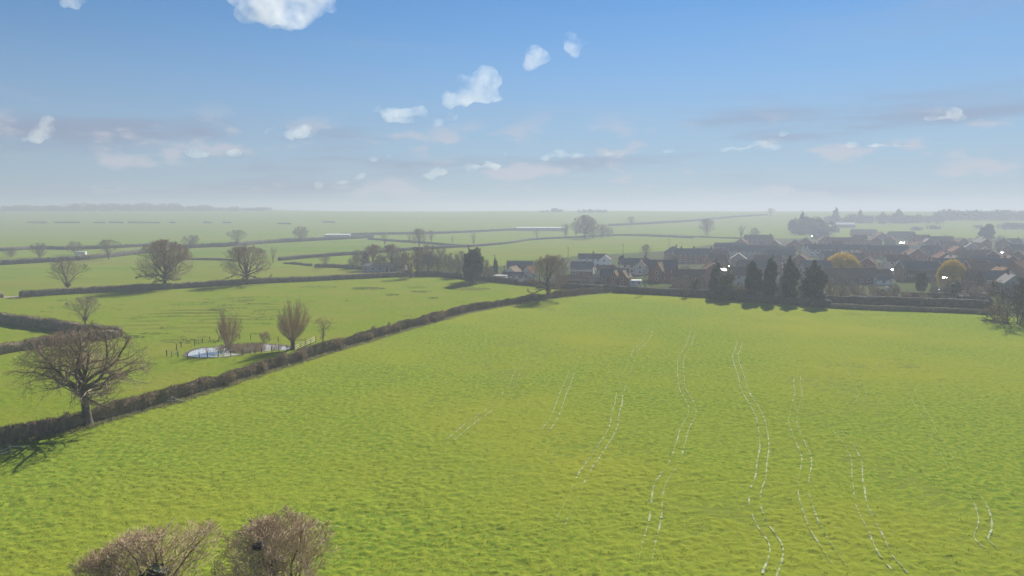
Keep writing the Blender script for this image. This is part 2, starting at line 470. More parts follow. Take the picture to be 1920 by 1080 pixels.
# ------------------------------------------------------------------ plants
def tubes(p0, p1, r0, r1, k):
    """prisms for many segments at once"""
    p0, p1 = np.asarray(p0, float), np.asarray(p1, float)
    r0, r1 = np.asarray(r0, float), np.asarray(r1, float)
    d = p1 - p0; d /= np.linalg.norm(d, axis=1)[:, None] + 1e-9
    up = np.where(np.abs(d[:, 2:3]) > 0.9, np.array([[1.0, 0, 0]]), np.array([[0, 0, 1.0]]))
    a = np.cross(d, up); a /= np.linalg.norm(a, axis=1)[:, None] + 1e-9
    b = np.cross(d, a)
    ang = np.arange(k) * 2 * np.pi / k
    off = a[:, None] * np.cos(ang)[None, :, None] + b[:, None] * np.sin(ang)[None, :, None]
    v = np.concatenate([p0[:, None] + off * r0[:, None, None], p1[:, None] + off * r1[:, None, None]], 1)
    n = len(p0); base = (np.arange(n) * 2 * k)[:, None]
    i = np.arange(k); j = (i + 1) % k
    f = np.stack([i, j, j + k, i + k], 1)[None] + base[:, :, None]
    return v.reshape(-1, 3), f.reshape(-1, 4)

class Tree:
    """a bare tree: limbs that fork inside an egg-shaped crown; unit = metres"""
    def __init__(s, seed, H, W, trunk_h, r0, limbs=9, forks=(6, 6, 5, 4), crown_lo=None, wob=0.28, up=0.10, twig_r=0.014,
                 spread=(15, 80), lean=(0, 0), stems=1, stem_spread=0.0, twig_len=0.75, top_round=1.0, limb_from=0.55, droop=0.0):
        s.g = random.Random(seed); g = s.g
        s.segs = []
        s.H, s.W = H, W
        lo = crown_lo if crown_lo is not None else trunk_h * 0.62
        s.c = Vector((lean[0], lean[1], lo + (H - lo) * 0.44)); s.ax = W / 2; s.azu = H - s.c.z; s.azd = s.c.z - lo
        s.wob, s.up, s.twig_r, s.forks, s.twig_len, s.droop = wob, up, twig_r, forks, twig_len, droop
        for k in range(stems):
            a = 2 * math.pi * k / stems + g.uniform(-.4, .4)
            q = Vector((math.cos(a), math.sin(a), 0)) * (stem_spread * (stems > 1))
            s.stem(q, trunk_h, r0 / math.sqrt(stems), max(3, limbs // stems), spread, limb_from, Vector((q.x * .25, q.y * .25, 1)))
    def env(s, p):
        d = p - s.c; az = s.azu if d.z > 0 else s.azd
        return math.sqrt((d.x / s.ax) ** 2 + (d.y / s.ax) ** 2 + (d.z / az) ** 2)
    def stem(s, p, th, r0, limbs, spread, limb_from, d):
        g = s.g; n = 6; pts = [p.copy()]; rs = [r0 * 1.35]; d = d.normalized()
        for k in range(n):
            d = (d + Vector((g.gauss(0, .05), g.gauss(0, .05), .05))).normalized()
            pts.append(pts[-1] + d * (th / n)); rs.append(r0 * (1 - 0.25 * (k + 1) / n))
        for k in range(n): s.segs.append((pts[k], pts[k + 1], rs[k], rs[k + 1], 0))
        ga = g.uniform(0, 6.28)
        for k in range(limbs):
            t = limb_from + (1 - limb_from) * (k + .5) / limbs
            i = min(n - 1, int(t * n)); q = pts[i].lerp(pts[i + 1], t * n - i)
            ga += 2.4 + g.uniform(-.5, .5)
            el = R(spread[1] + (spread[0] - spread[1]) * (k / max(1, limbs - 1)) + g.uniform(-9, 9))   # from vertical
            dd = Vector((math.cos(ga) * math.sin(el), math.sin(ga) * math.sin(el), math.cos(el)))
            s.branch(q, dd, 1, r0 * g.uniform(.36, .52), g.uniform(.92, 1.1))
        s.branch(pts[-1], d, 1, r0 * .6, 1.0)
    def reach(s, p, d):
        """how far from p along d to the crown's skin"""
        lo, hi = 0.0, 2.5 * max(s.ax, s.azu)
        if s.env(p) >= 1: return 0.4
        for _ in range(12):
            m = (lo + hi) / 2
            if s.env(p + d * m) < 1: lo = m
            else: hi = m
        return lo
    def branch(s, p, d, lev, r, stretch):
        g = s.g; last = len(s.forks)
        L = s.reach(p, d) * stretch
        if lev == 1: L = L * g.uniform(.86, 1.0)
        elif lev < last: L = min(L * g.uniform(.5, .95), s.W * (.42 if lev == 2 else .2))
        else: L = min(max(L, .3), 1.0) * s.twig_len * g.uniform(.5, 1.3)
        if L < .12: L = .12
        n = {1: 8, 2: 5, 3: 3}.get(lev, 2) if lev < last else 2
        nf = s.forks[lev - 1] if lev <= last else 0
        step = L / n; re = r * (.22 if lev < last else .5); pts = [p.copy()]
        for k in range(n):
            w = s.wob * (1.0 if lev < 3 else 1.25)
            d = (d + Vector((g.gauss(0, w), g.gauss(0, w), g.gauss(0, w) + s.up * (1 if lev < last else 1.5) - s.droop * (lev >= last - 1)))).normalized()
            q = pts[-1] + d * step
            pts.append(q)
            a, b = r + (re - r) * k / n, r + (re - r) * (k + 1) / n
            s.segs.append((pts[-2], q, max(a, s.twig_r), max(b, s.twig_r * .7), lev))
        if lev >= last + 0: return
        start = .22 if lev == 1 else .12
        for k in range(nf):
            t = start + (1 - start) * (k + g.uniform(.2, .8)) / nf
            i = min(n - 1, int(t * n)); q = pts[i].lerp(pts[i + 1], t * n - i)
            dd = (pts[i + 1] - pts[i]).normalized()
            ax = Vector((g.gauss(0, 1), g.gauss(0, 1), g.gauss(0, 1)))
            ax = (ax - dd * ax.dot(dd)).normalized(); an = R(g.uniform(28, 62))
            nd = dd * math.cos(an) + ax * math.sin(an)
            rr = (r + (re - r) * t) * g.uniform(.5, .72)
            s.branch(q, nd, lev + 1, rr, 1.0)
        # the leader carries on as a twig of the next order
        s.branch(pts[-1], d, lev + 1, re, 1.0)
    def meshes(s, wood_lev=2):
        out = []
        for part, test in (('trunk', lambda l: l < wood_lev), ('crown', lambda l: l >= wood_lev)):
            vv, ff, b = [], [], 0
            for k, rng in ((8, lambda l: l == 0), (6, lambda l: l == 1), (4, lambda l: l == 2), (3, lambda l: l > 2)):
                q = [x for x in s.segs if test(x[4]) and rng(x[4])]
                if not q: continue
                v, f = tubes([x[0] for x in q], [x[1] for x in q], [x[2] for x in q], [x[3] for x in q], k)
                vv.append(v); ff.append(f + b); b += len(v)
            out.append(mesh_from(part, np.concatenate(vv), np.concatenate(ff), part == 'trunk'))
        return out

M_bark = mat('oak_bark', (0.085, 0.070, 0.055), (0.13, 0.112, 0.085), 2.5, 0.9, 0.2, bump=0.03, bscale=6)
M_twig = mat('brown_twigs', (0.26, 0.19, 0.13), (0.34, 0.255, 0.18), 0.6, 0.9, 0.2)
M_twig2 = mat('purple_twigs', (0.37, 0.27, 0.17), (0.47, 0.36, 0.235), 0.6, 0.9, 0.2)
M_twig3 = mat('grey_twigs', (0.22, 0.18, 0.13), (0.29, 0.245, 0.18), 0.6, 0.9, 0.2)
M_osier = mat('willow_rods', (0.36, 0.25, 0.16), (0.46, 0.33, 0.22), 0.8, 0.85, 0.2)
M_yell = mat('yellow_willow', (0.62, 0.49, 0.08), (0.72, 0.58, 0.14), 0.5, 0.9, 0.0, transl=0.5)
M_ever = mat('evergreen_leaf', (0.022, 0.036, 0.018), (0.040, 0.060, 0.028), 0.8, 0.8, 0.25, transl=0.12)
M_ever2 = mat('cypress_leaf', (0.030, 0.046, 0.028), (0.056, 0.076, 0.042), 0.8, 0.8, 0.25, transl=0.1)
M_ivy = mat('ivy_leaf', (0.016, 0.030, 0.014), (0.035, 0.055, 0.02), 1.5, 0.6, 0.3, transl=0.12)
M_olive = mat('olive_leaf', (0.075, 0.080, 0.030), (0.125, 0.115, 0.048), 0.6, 0.85, 0.2, transl=0.2)
M_red = mat('russet_twigs', (0.15, 0.080, 0.055), (0.19, 0.11, 0.075), 0.6, 0.9, 0.2)

def leaf_cloud(seed, n, blobs, size, shell=0.55):
    """many small leaf faces spread through lumps: blobs = (x, y, z, rx, rz)"""
    g = np.random.default_rng(seed); bl = np.array(blobs, float)
    w = bl[:, 3] ** 2 * bl[:, 4]; w = w / w.sum()
    idx = g.choice(len(bl), n, p=w)
    d = g.normal(0, 1, (n, 3)); d /= np.linalg.norm(d, axis=1)[:, None]
    q = shell + (1 - shell) * g.uniform(0, 1, n) ** 0.7
    q *= 1 + g.normal(0, .07, n)
    B = bl[idx]
    c = B[:, :3] + d * q[:, None] * np.stack([B[:, 3], B[:, 3], B[:, 4]], 1)
    c[:, 2] = np.maximum(c[:, 2], 0.05)
    nrm = d + g.normal(0, .6, (n, 3)); nrm /= np.linalg.norm(nrm, axis=1)[:, None]
    t = np.cross(nrm, g.normal(0, 1, (n, 3))); t /= np.linalg.norm(t, axis=1)[:, None] + 1e-9
    b = np.cross(nrm, t); s = size * g.uniform(.5, 1.3, n)[:, None]
    v = np.stack([c - t * s * .5, c + b * s * .32 , c + t * s * .7, c - b * s * .32], 1).reshape(-1, 3)
    return v, np.arange(n * 4).reshape(-1, 4)
def trunk_mesh(h, r, seed=0):
    g = random.Random(seed); m = MB(); p = Vector((0, 0, -.1))
    for k in range(4):
        q = Vector((g.gauss(0, r * .3), g.gauss(0, r * .3), h * (k + 1) / 4))
        m.bar(p, q, r * (1 - .2 * k), 7, r * (1 - .2 * (k + 1))); p = q
    return m.mesh('trunk')

PROTO = {}
def plant(kind, name, label, cat, loc, rz, scale, group=None):
    """the first of a kind is built, the others are copies of it"""
    if kind not in PROTO:
        PROTO[kind] = build_plant(kind, name); r = PROTO[kind]
        r.location = loc; r.rotation_euler = (0, 0, rz); r.scale = scale if hasattr(scale, '__len__') else (scale,) * 3
        tag(r, label, cat, group); return r
    r = copy_tree(PROTO[kind], loc, rz, scale, label, group)
    r.name = name; r['category'] = cat
    return r
# kind -> (height, width) of the proto; scale = wanted / proto
PSIZE = {}
def build_plant(kind, name):
    t = thing(name, None, None, (0, 0, 0))
    def bare(**k):
        wl_ = k.pop('wood_lev', 2); mb = k.pop('bark', M_bark); mt = k.pop('twig', M_twig)
        T = Tree(**k); a, b = T.meshes(wl_)
        co = np.empty(len(b.vertices) * 3, np.float32); b.vertices.foreach_get('co', co); co = co.reshape(-1, 3)
        PSIZE[kind] = (float(np.percentile(co[:, 2], 99.7)), float(np.percentile(np.hypot(co[:, 0], co[:, 1]), 97)) * 2)
        child('trunk', a, mb, t); child('crown', b, mt, t)
    def leafy(v, f, m, th, tr, hw):
        child('trunk', trunk_mesh(th, tr), M_bark, t); child('crown', mesh_from('crown', v, f), m, t); PSIZE[kind] = hw
    if kind == 'hero_oak':
        bare(seed=3, H=14.2, W=21.5, trunk_h=6.6, r0=0.66, limbs=16, forks=(8, 6, 5, 4), crown_lo=3.0, wob=0.22, up=0.02, twig_r=0.015, spread=(20, 100), twig_len=1.0, limb_from=0.66)
    elif kind == 'round_oak':
        bare(seed=5, H=18, W=21, trunk_h=6.2, r0=0.7, limbs=18, forks=(8, 7, 6, 4), crown_lo=2.6, wob=0.17, up=0.035, twig_r=0.024, spread=(8, 96), twig_len=1.0, limb_from=0.5)
    elif kind == 'spread_oak':
        bare(seed=31, H=15.5, W=20, trunk_h=4.8, r0=0.6, limbs=16, forks=(7, 6, 6, 3), crown_lo=3.0, wob=0.2, up=0.03, twig_r=0.024, spread=(8, 94), twig_len=1.0, limb_from=0.6)
    elif kind == 'field_tree':
        bare(seed=8, H=12, W=14, trunk_h=3.6, r0=0.3, limbs=9, forks=(6, 6, 5, 3), crown_lo=2.6, wob=0.16, up=0.09, twig_r=0.019, spread=(8, 74), twig_len=1.0, twig=M_twig3)
    elif kind == 'slim_tree':
        bare(seed=77, H=10, W=4.6, trunk_h=3.4, r0=0.16, limbs=8, forks=(6, 5, 4), crown_lo=2.6, wob=0.14, up=0.18, twig_r=0.022, spread=(6, 45), twig_len=0.9, twig=M_twig3)
    elif kind == 'bushy_tree':
        bare(seed=41, H=8, W=8.6, trunk_h=1.6, r0=0.30, limbs=16, forks=(8, 7, 6, 4), crown_lo=0.8, wob=0.2, up=0.09, twig_r=0.012, spread=(5, 82), stems=3, stem_spread=0.35, twig_len=0.62, limb_from=0.35, twig=M_twig2)
    elif kind == 'dark_tangle':
        bare(seed=44, H=8, W=8.6, trunk_h=0.5, r0=0.22, limbs=18, forks=(8, 8, 7), crown_lo=-1.5, wob=0.22, up=0.06, twig_r=0.026, spread=(5, 92), stems=4, stem_spread=0.8, twig_len=0.8, limb_from=0.2, twig=mat('dark_tangle_twigs', (.10, .075, .062), (.15, .115, .092), .6, .95, 0.0))
    elif kind == 'open_tree':
        bare(seed=63, H=8.0, W=8.4, trunk_h=2.6, r0=0.22, limbs=12, forks=(7, 7, 6, 4), crown_lo=2.2, wob=0.16, up=0.16, twig_r=0.011, spread=(14, 62), stems=2, stem_spread=0.4, twig_len=0.6, twig=M_twig2)
    elif kind == 'thicket_tree':
        bare(seed=15, H=9, W=8, trunk_h=1.4, r0=0.22, limbs=12, forks=(7, 6, 6), crown_lo=0.4, wob=0.17, up=0.14, twig_r=0.034, spread=(5, 74), stems=3, stem_spread=0.5, twig_len=1.1, limb_from=0.25, twig=M_twig3)
    elif kind == 'russet_tree':
        bare(seed=16, H=9, W=8, trunk_h=2.0, r0=0.22, limbs=12, forks=(7, 6, 6), crown_lo=1.6, wob=0.15, up=0.14, twig_r=0.034, spread=(5, 70), twig_len=1.1, limb_from=0.35, twig=M_red)
    elif kind == 'small_thorn':
        bare(seed=23, H=5, W=4.4, trunk_h=1.7, r0=0.13, limbs=8, forks=(6, 6, 5), crown_lo=1.3, wob=0.22, up=0.08, twig_r=0.014, spread=(10, 72), twig_len=0.55)
    elif kind in ('pollard_willow', 'twiggy_willow'):
        big = kind == 'pollard_willow'
        g = random.Random(9 if big else 3); segs = []
        hh, n = (9.2, 62) if big else (7.6, 34)
        base = Vector((0, 0, 1.5 if big else .3))
        if big:
            q = Vector((0, 0, -.1))
            for k in range(4):
                e = Vector((g.gauss(0, .05), g.gauss(0, .05), 1.6 * (k + 1) / 4)); segs.append((q, e, .62 - .05 * k, .57 - .05 * k + (.12 if k == 3 else 0), 0)); q = e
        else: segs.append((Vector((0, 0, -.1)), base, .45, .4, 0))
        for k in range(n):
            a = g.uniform(0, 6.28); el = R((66 if big else 50) * math.sqrt(g.random())); L = hh * g.uniform(.6, .93) * (1.0 - .42 * math.sin(el) ** 1.5)
            d = Vector((math.cos(a) * math.sin(el), math.sin(a) * math.sin(el), math.cos(el))); p = base + d * g.uniform(.1, .45)
            r = g.uniform(.035, .065) * (1 if big else .8); m = 7
            for j in range(m):
                d = (d + Vector((g.gauss(0, .05), g.gauss(0, .05), .11))).normalized(); q = p + d * L / m
                segs.append((p, q, r * (1 - j / m * .75), r * (1 - (j + 1) / m * .75), 2))
                for _ in range(6 if j > 1 else 1):
                    b = g.uniform(0, 6.28); dd = (d + Vector((math.cos(b), math.sin(b), g.uniform(-.1, .5))) * g.uniform(.25, .5)).normalized(); z = p.lerp(q, g.random()); l2 = L * g.uniform(.08, .2)
                    e = z + dd * l2; dd2 = (dd + Vector((0, 0, .35))).normalized()
                    segs.append((z, e, .014, .011, 3)); segs.append((e, e + dd2 * l2, .011, .007, 3))
                    segs.append((e, e + (dd + d).normalized() * l2 * .8, .012, .009, 3))
                p = q
        for nm, test, m, k in (('trunk', lambda l: l == 0, M_bark, 9), ('crown', lambda l: l > 0, M_osier, 3)):
            q = [x for x in segs if test(x[4])]
            v, f = tubes([x[0] for x in q], [x[1] for x in q], [x[2] for x in q], [x[3] for x in q], k)
            child(nm, mesh_from(nm, v, f, nm == 'trunk'), m, t)
        PSIZE[kind] = (hh, 8.6 if big else 5.2)
    elif kind == 'weeping_willow':
        g = random.Random(2); vv, ff, b = [], [], 0; p0, p1, r0, r1 = [], [], [], []
        for k in range(900):
            a = g.uniform(0, 6.28); q = math.sqrt(g.random()); rr = 4.6 * q; top = 8.6 - 3.2 * q ** 2.2 + g.gauss(0, .35)
            p = Vector((rr * math.cos(a), rr * math.sin(a), top)); L = g.uniform(1.2, 4.2) * (.5 + .6 * q)
            for j in range(4):
                e = p + Vector((math.cos(a) * .12 + g.gauss(0, .1), math.sin(a) * .12 + g.gauss(0, .1), -L / 4))
                if e.z < .3: break
                p0.append(p); p1.append(e); r0.append(.07); r1.append(.055); p = e
        v, f = tubes(p0, p1, r0, r1, 3)
        mb = MB(); mb.bar((0, 0, -.1), (0, 0, 3), .4, 8, .3)
        for k in range(9):
            a = k * .7; q = Vector((math.cos(a) * 1.9, math.sin(a) * 1.9, 6.2)); mb.bar((0, 0, 2.9), q, .2, 5, .12); mb.bar(q, q * 1.4 + Vector((0, 0, -1.6)), .12, 5, .04)
        child('trunk', mb.mesh('trunk'), M_bark, t); child('crown', mesh_from('crown', v, f), M_yell, t); PSIZE[kind] = (8.8, 9.4)
    elif kind in ('cypress', 'ragged_cypress'):
        sd = 6 if kind == 'cypress' else 29; g = random.Random(sd); bl = []
        for k in range(34):
            z = .9 + 11.6 * (k / 33); w = 2.35 * (1 - (k / 33) ** 3.6) + .4; a = g.uniform(0, 6.28)
            bl.append((math.cos(a) * w * .6, math.sin(a) * w * .6, z, w * g.uniform(.35, .75), g.uniform(.7, 1.8)))
        v, f = leaf_cloud(sd, 8000, bl, .6, .4); leafy(v, f, M_ever2, 5, .3, (14.0, 5.2))
    elif kind == 'holm_tree':
        g = random.Random(16); bl = []
        for k in range(30):
            z = 1.6 + 6.2 * g.random(); w = 3.0 * math.sin(math.pi * min(1, .18 + .72 * (z - 1) / 7)); a = g.uniform(0, 6.28)
            bl.append((math.cos(a) * w * .8, math.sin(a) * w * .8, z, g.uniform(1.0, 1.7), g.uniform(.9, 1.5)))
        v, f = leaf_cloud(17, 6000, bl, .5, .5); leafy(v, f, M_ever, 3, .28, (8.9, 8.4))
    elif kind == 'olive_bush':
        g = random.Random(26); bl = []
        for k in range(22):
            a = g.uniform(0, 6.28); q = math.sqrt(g.random()); bl.append((math.cos(a) * 2.9 * q, math.sin(a) * 2.9 * q, 1.0 + 3.0 * (1 - q * q) * g.random(), g.uniform(.8, 1.5), g.uniform(.8, 1.3)))
        v, f = leaf_cloud(27, 5000, bl, .42, .45); leafy(v, f, M_olive, 1.5, .2, (5.2, 7.8))
    elif kind == 'garden_shrub':
        g = random.Random(36); bl = [(g.gauss(0, .6), g.gauss(0, .6), .5 + g.random() * .7, .6, .6) for k in range(9)]
        v, f = leaf_cloud(37, 900, bl, .3, .4); leafy(v, f, M_ever, .5, .08, (1.9, 2.8))
    elif kind == 'bramble_shrub':
        bare(seed=46, H=2.6, W=3.6, trunk_h=.4, r0=.1, limbs=9, forks=(6, 6, 5), crown_lo=-.4, wob=0.22, up=0.05, twig_r=0.022, spread=(10, 80), stems=3, stem_spread=.3, twig_len=0.5, limb_from=.1, twig=M_twig2)
    return t
def place(kind, name, label, cat, u, v, vtop, wpx, rz=None, group=None, ground=None):
    """stand a plant with its foot at pixel (u, v), its top at vtop, wpx wide"""
    p = P(u, v) if ground is None else ground
    d0 = ray(u, vtop); t = math.hypot(p.x, p.y) / math.hypot(d0[0], d0[1]); h = CAM_H + d0[2] * t - p.z
    w = wpx / ppm(p)
    rz = (abs(hash((round(u), round(v)))) % 628) / 100.0 if rz is None else rz
    if kind not in PROTO: plant(kind, name, label, cat, p, rz, 1.0, group); r = PROTO[kind]
    else: r = plant(kind, name, label, cat, p, rz, 1.0, group)
    H, W = PSIZE[kind]
    r.scale = (w / W, w / W, h / H)
    r.location = (p.x, p.y, p.z - 0.03)
    return r

# ------------------------------------------------------------------ hedges
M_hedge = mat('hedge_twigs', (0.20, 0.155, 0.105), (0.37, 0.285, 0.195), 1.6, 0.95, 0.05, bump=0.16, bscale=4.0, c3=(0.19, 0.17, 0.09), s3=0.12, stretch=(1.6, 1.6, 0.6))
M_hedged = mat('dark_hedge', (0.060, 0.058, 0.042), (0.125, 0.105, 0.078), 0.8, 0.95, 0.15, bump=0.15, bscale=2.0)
M_hedgeg = mat('green_hedge', (0.024, 0.036, 0.020), (0.050, 0.058, 0.032), 0.8, 0.95, 0.15, bump=0.15, bscale=2.0)
def hedge(label, px, h, w, seed, m=None, twigs=40, step=0.7, lump=0.22, name='hedge', group=None, base=-0.05, hvar=0.12, twl=0.5, shift=0.0):
    pts = [p if isinstance(p, Vector) else P(*p) for p in px]
    line = catmull(pts, step) if len(pts) > 2 else np.array([(pts[0].lerp(pts[1], k / max(1, int((pts[1] - pts[0]).length / step)))).to_2d() for k in range(int((pts[1] - pts[0]).length / step) + 1)])
    tg = np.gradient(line, axis=0); tg /= np.linalg.norm(tg, axis=1)[:, None] + 1e-9
    nr = np.stack([-tg[:, 1], tg[:, 0]], 1); line = line + nr * shift
    s = np.concatenate([[0], np.cumsum(np.linalg.norm(np.diff(line, axis=0), axis=1))])
    prof = np.array([(-.36, 0), (-.44, .3), (-.45, .6), (-.38, .83), (-.2, .95), (0, .98), (.2, .95), (.38, .83), (.45, .6), (.44, .3), (.36, 0)])
    hh = h * (1 + hvar * 2 * (fbm(s / 5.0, s * 0 + seed, seed=seed, octs=3) - .5)); ends = np.minimum(1, np.minimum(s, s[-1] - s) / (w * .5) * .5 + .55)
    k = len(prof); n = len(line)
    off = prof[None, :, 0] * (w * ends)[:, None]; zz = prof[None, :, 1] * (hh * ends ** .5)[:, None]
    X = line[:, None, 0] + nr[:, None, 0] * off; Y = line[:, None, 1] + nr[:, None, 1] * off
    gz = terrain(X, Y) + base
    dn = (fbm(X / .9, Y / .9, zz / .9, seed=seed + 5, octs=3) - .5) * 2 * lump
    X = X + nr[:, None, 0] * dn * np.sign(prof[:, 0])[None]; Y = Y + nr[:, None, 1] * dn * np.sign(prof[:, 0])[None]
    zz = zz + dn * (prof[:, 1] > .5)[None]
    v = np.stack([X, Y, gz + zz], -1).reshape(-1, 3)
    i = (np.arange(n - 1)[:, None] * k + np.arange(k - 1)[None]).ravel()
    f4 = np.stack([i, i + 1, i + k + 1, i + k], 1)
    caps = np.stack([np.arange(k), (n - 1) * k + np.arange(k)[::-1]], 0)
    me = None
    if twigs:
        g = np.random.default_rng(seed); N = int(twigs * s[-1])
        ii = g.integers(0, n - 1, N); jj = g.integers(0, k - 1, N); a, b = g.uniform(0, 1, N)[:, None], g.uniform(0, 1, N)[:, None]
        G = v.reshape(n, k, 3)
        p = (G[ii, jj] * (1 - a) + G[ii + 1, jj] * a) * (1 - b) + (G[ii, jj + 1] * (1 - a) + G[ii + 1, jj + 1] * a) * b
        out = np.concatenate([nr[ii] * np.sign(prof[jj, 0] + prof[jj + 1, 0])[:, None] * .5, np.where(zz[ii, jj] > .6 * hh[ii], .9, .35)[:, None]], 1) + g.normal(0, .45, (N, 3))
        out /= np.linalg.norm(out, axis=1)[:, None]
        L = (twl * g.uniform(.3, 1.2, N))[:, None]; sd = np.cross(out, g.normal(0, 1, (N, 3))); sd /= np.linalg.norm(sd, axis=1)[:, None]
        wv = sd * g.uniform(.012, .03, N)[:, None] * max(1, twl / .4)
        tv = np.stack([p - out * L * .3 - wv, p - out * L * .3 + wv, p + out * L], 1).reshape(-1, 3)
        tf = np.arange(N * 3).reshape(-1, 3) + len(v)
        me = mesh_from(name, np.concatenate([v, tv]), [f4, caps, tf], False)
    else: me = mesh_from(name, v, [f4, caps], False)
    return tag(link(name, me, m or M_hedge), label, 'hedge', group)
# ------------------------------------------------------------------ hedges of the photograph
def zone(u, v):
    a = ('by the narrow cypress', 'by the cypress street', 'by the bungalow willow', 'by the dark clad house', 'by the right-hand willow', 'towards the right edge')
    i = 0 if u < 1425 else 1 if u < 1540 else 2 if u < 1650 else 3 if u < 1745 else 4 if u < 1830 else 5
    return a[i]
def depth_word(v): return 'high in the hazy village' if v < 475 else 'half-way down the village' if v < 515 else 'near the field edge'

hedge('long clipped brown hedge running diagonally from the big oak to the village', HEDGE_MAIN, 1.9, 1.6, 1, twigs=520, twl=0.5, shift=0.9, lump=.36, hvar=.34)
hedge('straight dark hedge under the two round oaks across the pasture', [(36, 557), (130, 551), (230, 546), (310, 542), (460, 533), (600, 526), (680, 522), (765, 518)], 2.3, 2.2, 2, twigs=120, lump=.3)
hedge('short hedge end by the gateway left of the long straight hedge', [(-60, 562), (-20, 560), (6, 558)], 2.2, 2.0, 3, twigs=50)
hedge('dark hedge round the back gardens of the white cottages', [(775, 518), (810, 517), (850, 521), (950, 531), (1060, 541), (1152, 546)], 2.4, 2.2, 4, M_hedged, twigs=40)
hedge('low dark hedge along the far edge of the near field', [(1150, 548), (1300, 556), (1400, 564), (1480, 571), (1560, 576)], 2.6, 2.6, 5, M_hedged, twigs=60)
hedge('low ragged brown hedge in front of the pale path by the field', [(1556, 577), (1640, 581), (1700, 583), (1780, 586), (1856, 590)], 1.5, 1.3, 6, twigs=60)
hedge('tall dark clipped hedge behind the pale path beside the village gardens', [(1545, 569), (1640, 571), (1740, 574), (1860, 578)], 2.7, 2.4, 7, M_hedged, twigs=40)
hedge('upper brown hedge of the left wedge, behind the big oak crown', [(-60, 599), (0, 605), (60, 612), (110, 619), (170, 627), (226, 632)], 2.5, 2.6, 8, twigs=260, lump=.35, hvar=.22)
hedge('lower brown hedge of the left wedge, just above the big oak', [(-60, 674), (0, 664), (50, 655), (105, 647), (160, 640), (222, 633)], 2.1, 2.2, 9, twigs=260, lump=.35, hvar=.22)
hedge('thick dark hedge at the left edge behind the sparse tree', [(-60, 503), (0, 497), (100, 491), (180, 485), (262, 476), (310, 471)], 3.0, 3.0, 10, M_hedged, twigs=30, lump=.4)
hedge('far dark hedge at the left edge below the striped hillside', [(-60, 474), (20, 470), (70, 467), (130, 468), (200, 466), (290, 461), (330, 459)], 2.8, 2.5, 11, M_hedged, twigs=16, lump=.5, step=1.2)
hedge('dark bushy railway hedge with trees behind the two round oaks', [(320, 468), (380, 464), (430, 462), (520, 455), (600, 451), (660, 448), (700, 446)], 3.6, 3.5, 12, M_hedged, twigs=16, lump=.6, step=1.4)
hedge('thin low hedge between the round oak and the spreading oak', [(300, 485), (360, 487), (420, 488), (440, 489)], 1.3, 1.2, 13, twigs=20, step=1.0)
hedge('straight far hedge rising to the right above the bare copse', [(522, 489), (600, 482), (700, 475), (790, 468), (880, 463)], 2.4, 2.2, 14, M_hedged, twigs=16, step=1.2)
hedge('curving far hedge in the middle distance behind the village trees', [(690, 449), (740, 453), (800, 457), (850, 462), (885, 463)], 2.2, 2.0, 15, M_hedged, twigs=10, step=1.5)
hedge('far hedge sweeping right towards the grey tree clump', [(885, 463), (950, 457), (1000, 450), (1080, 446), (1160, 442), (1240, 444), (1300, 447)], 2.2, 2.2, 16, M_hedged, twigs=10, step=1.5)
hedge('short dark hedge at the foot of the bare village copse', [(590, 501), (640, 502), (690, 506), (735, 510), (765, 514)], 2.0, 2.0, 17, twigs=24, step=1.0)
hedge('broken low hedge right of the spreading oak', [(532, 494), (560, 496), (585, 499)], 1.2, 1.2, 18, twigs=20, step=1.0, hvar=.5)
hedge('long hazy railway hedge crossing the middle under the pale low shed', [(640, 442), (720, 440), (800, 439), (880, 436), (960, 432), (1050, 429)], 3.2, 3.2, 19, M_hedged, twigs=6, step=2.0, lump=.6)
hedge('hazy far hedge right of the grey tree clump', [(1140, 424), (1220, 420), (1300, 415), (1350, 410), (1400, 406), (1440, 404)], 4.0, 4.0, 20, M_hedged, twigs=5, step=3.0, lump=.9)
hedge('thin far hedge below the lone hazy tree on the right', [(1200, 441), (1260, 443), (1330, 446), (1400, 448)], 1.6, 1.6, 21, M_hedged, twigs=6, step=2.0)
for k, (a, b) in enumerate([(52, 88), (102, 149), (176, 198), (204, 232), (240, 300), (318, 328), (381, 397), (418, 434), (520, 546), (605, 629)]):
    vv = 418 + (2 if a > 500 else 0) - (3 if a > 600 else 0)
    lab = ['first short dark hedge piece from the left on the far hillside', 'second dark hedge piece from the left on the far hillside', 'third short hedge piece in the broken far row', 'fourth hedge piece in the broken far row, next to the longest', 'longest hedge piece of the broken row on the far hillside',
           'tiny dark hedge piece right after the longest far one', 'small hedge scrap above the two left railway trees', 'faint small hedge scrap above the second railway tree', 'lone flat hedge strip on the open far slope', 'rightmost faint hedge strip high on the far slope'][k]
    hedge(lab, [(a, vv), (b, vv + .6)], 2.6, 3.0, 30 + k, M_hedged, twigs=0, step=3.0, lump=.5, group='broken hedge row on the far hillside')

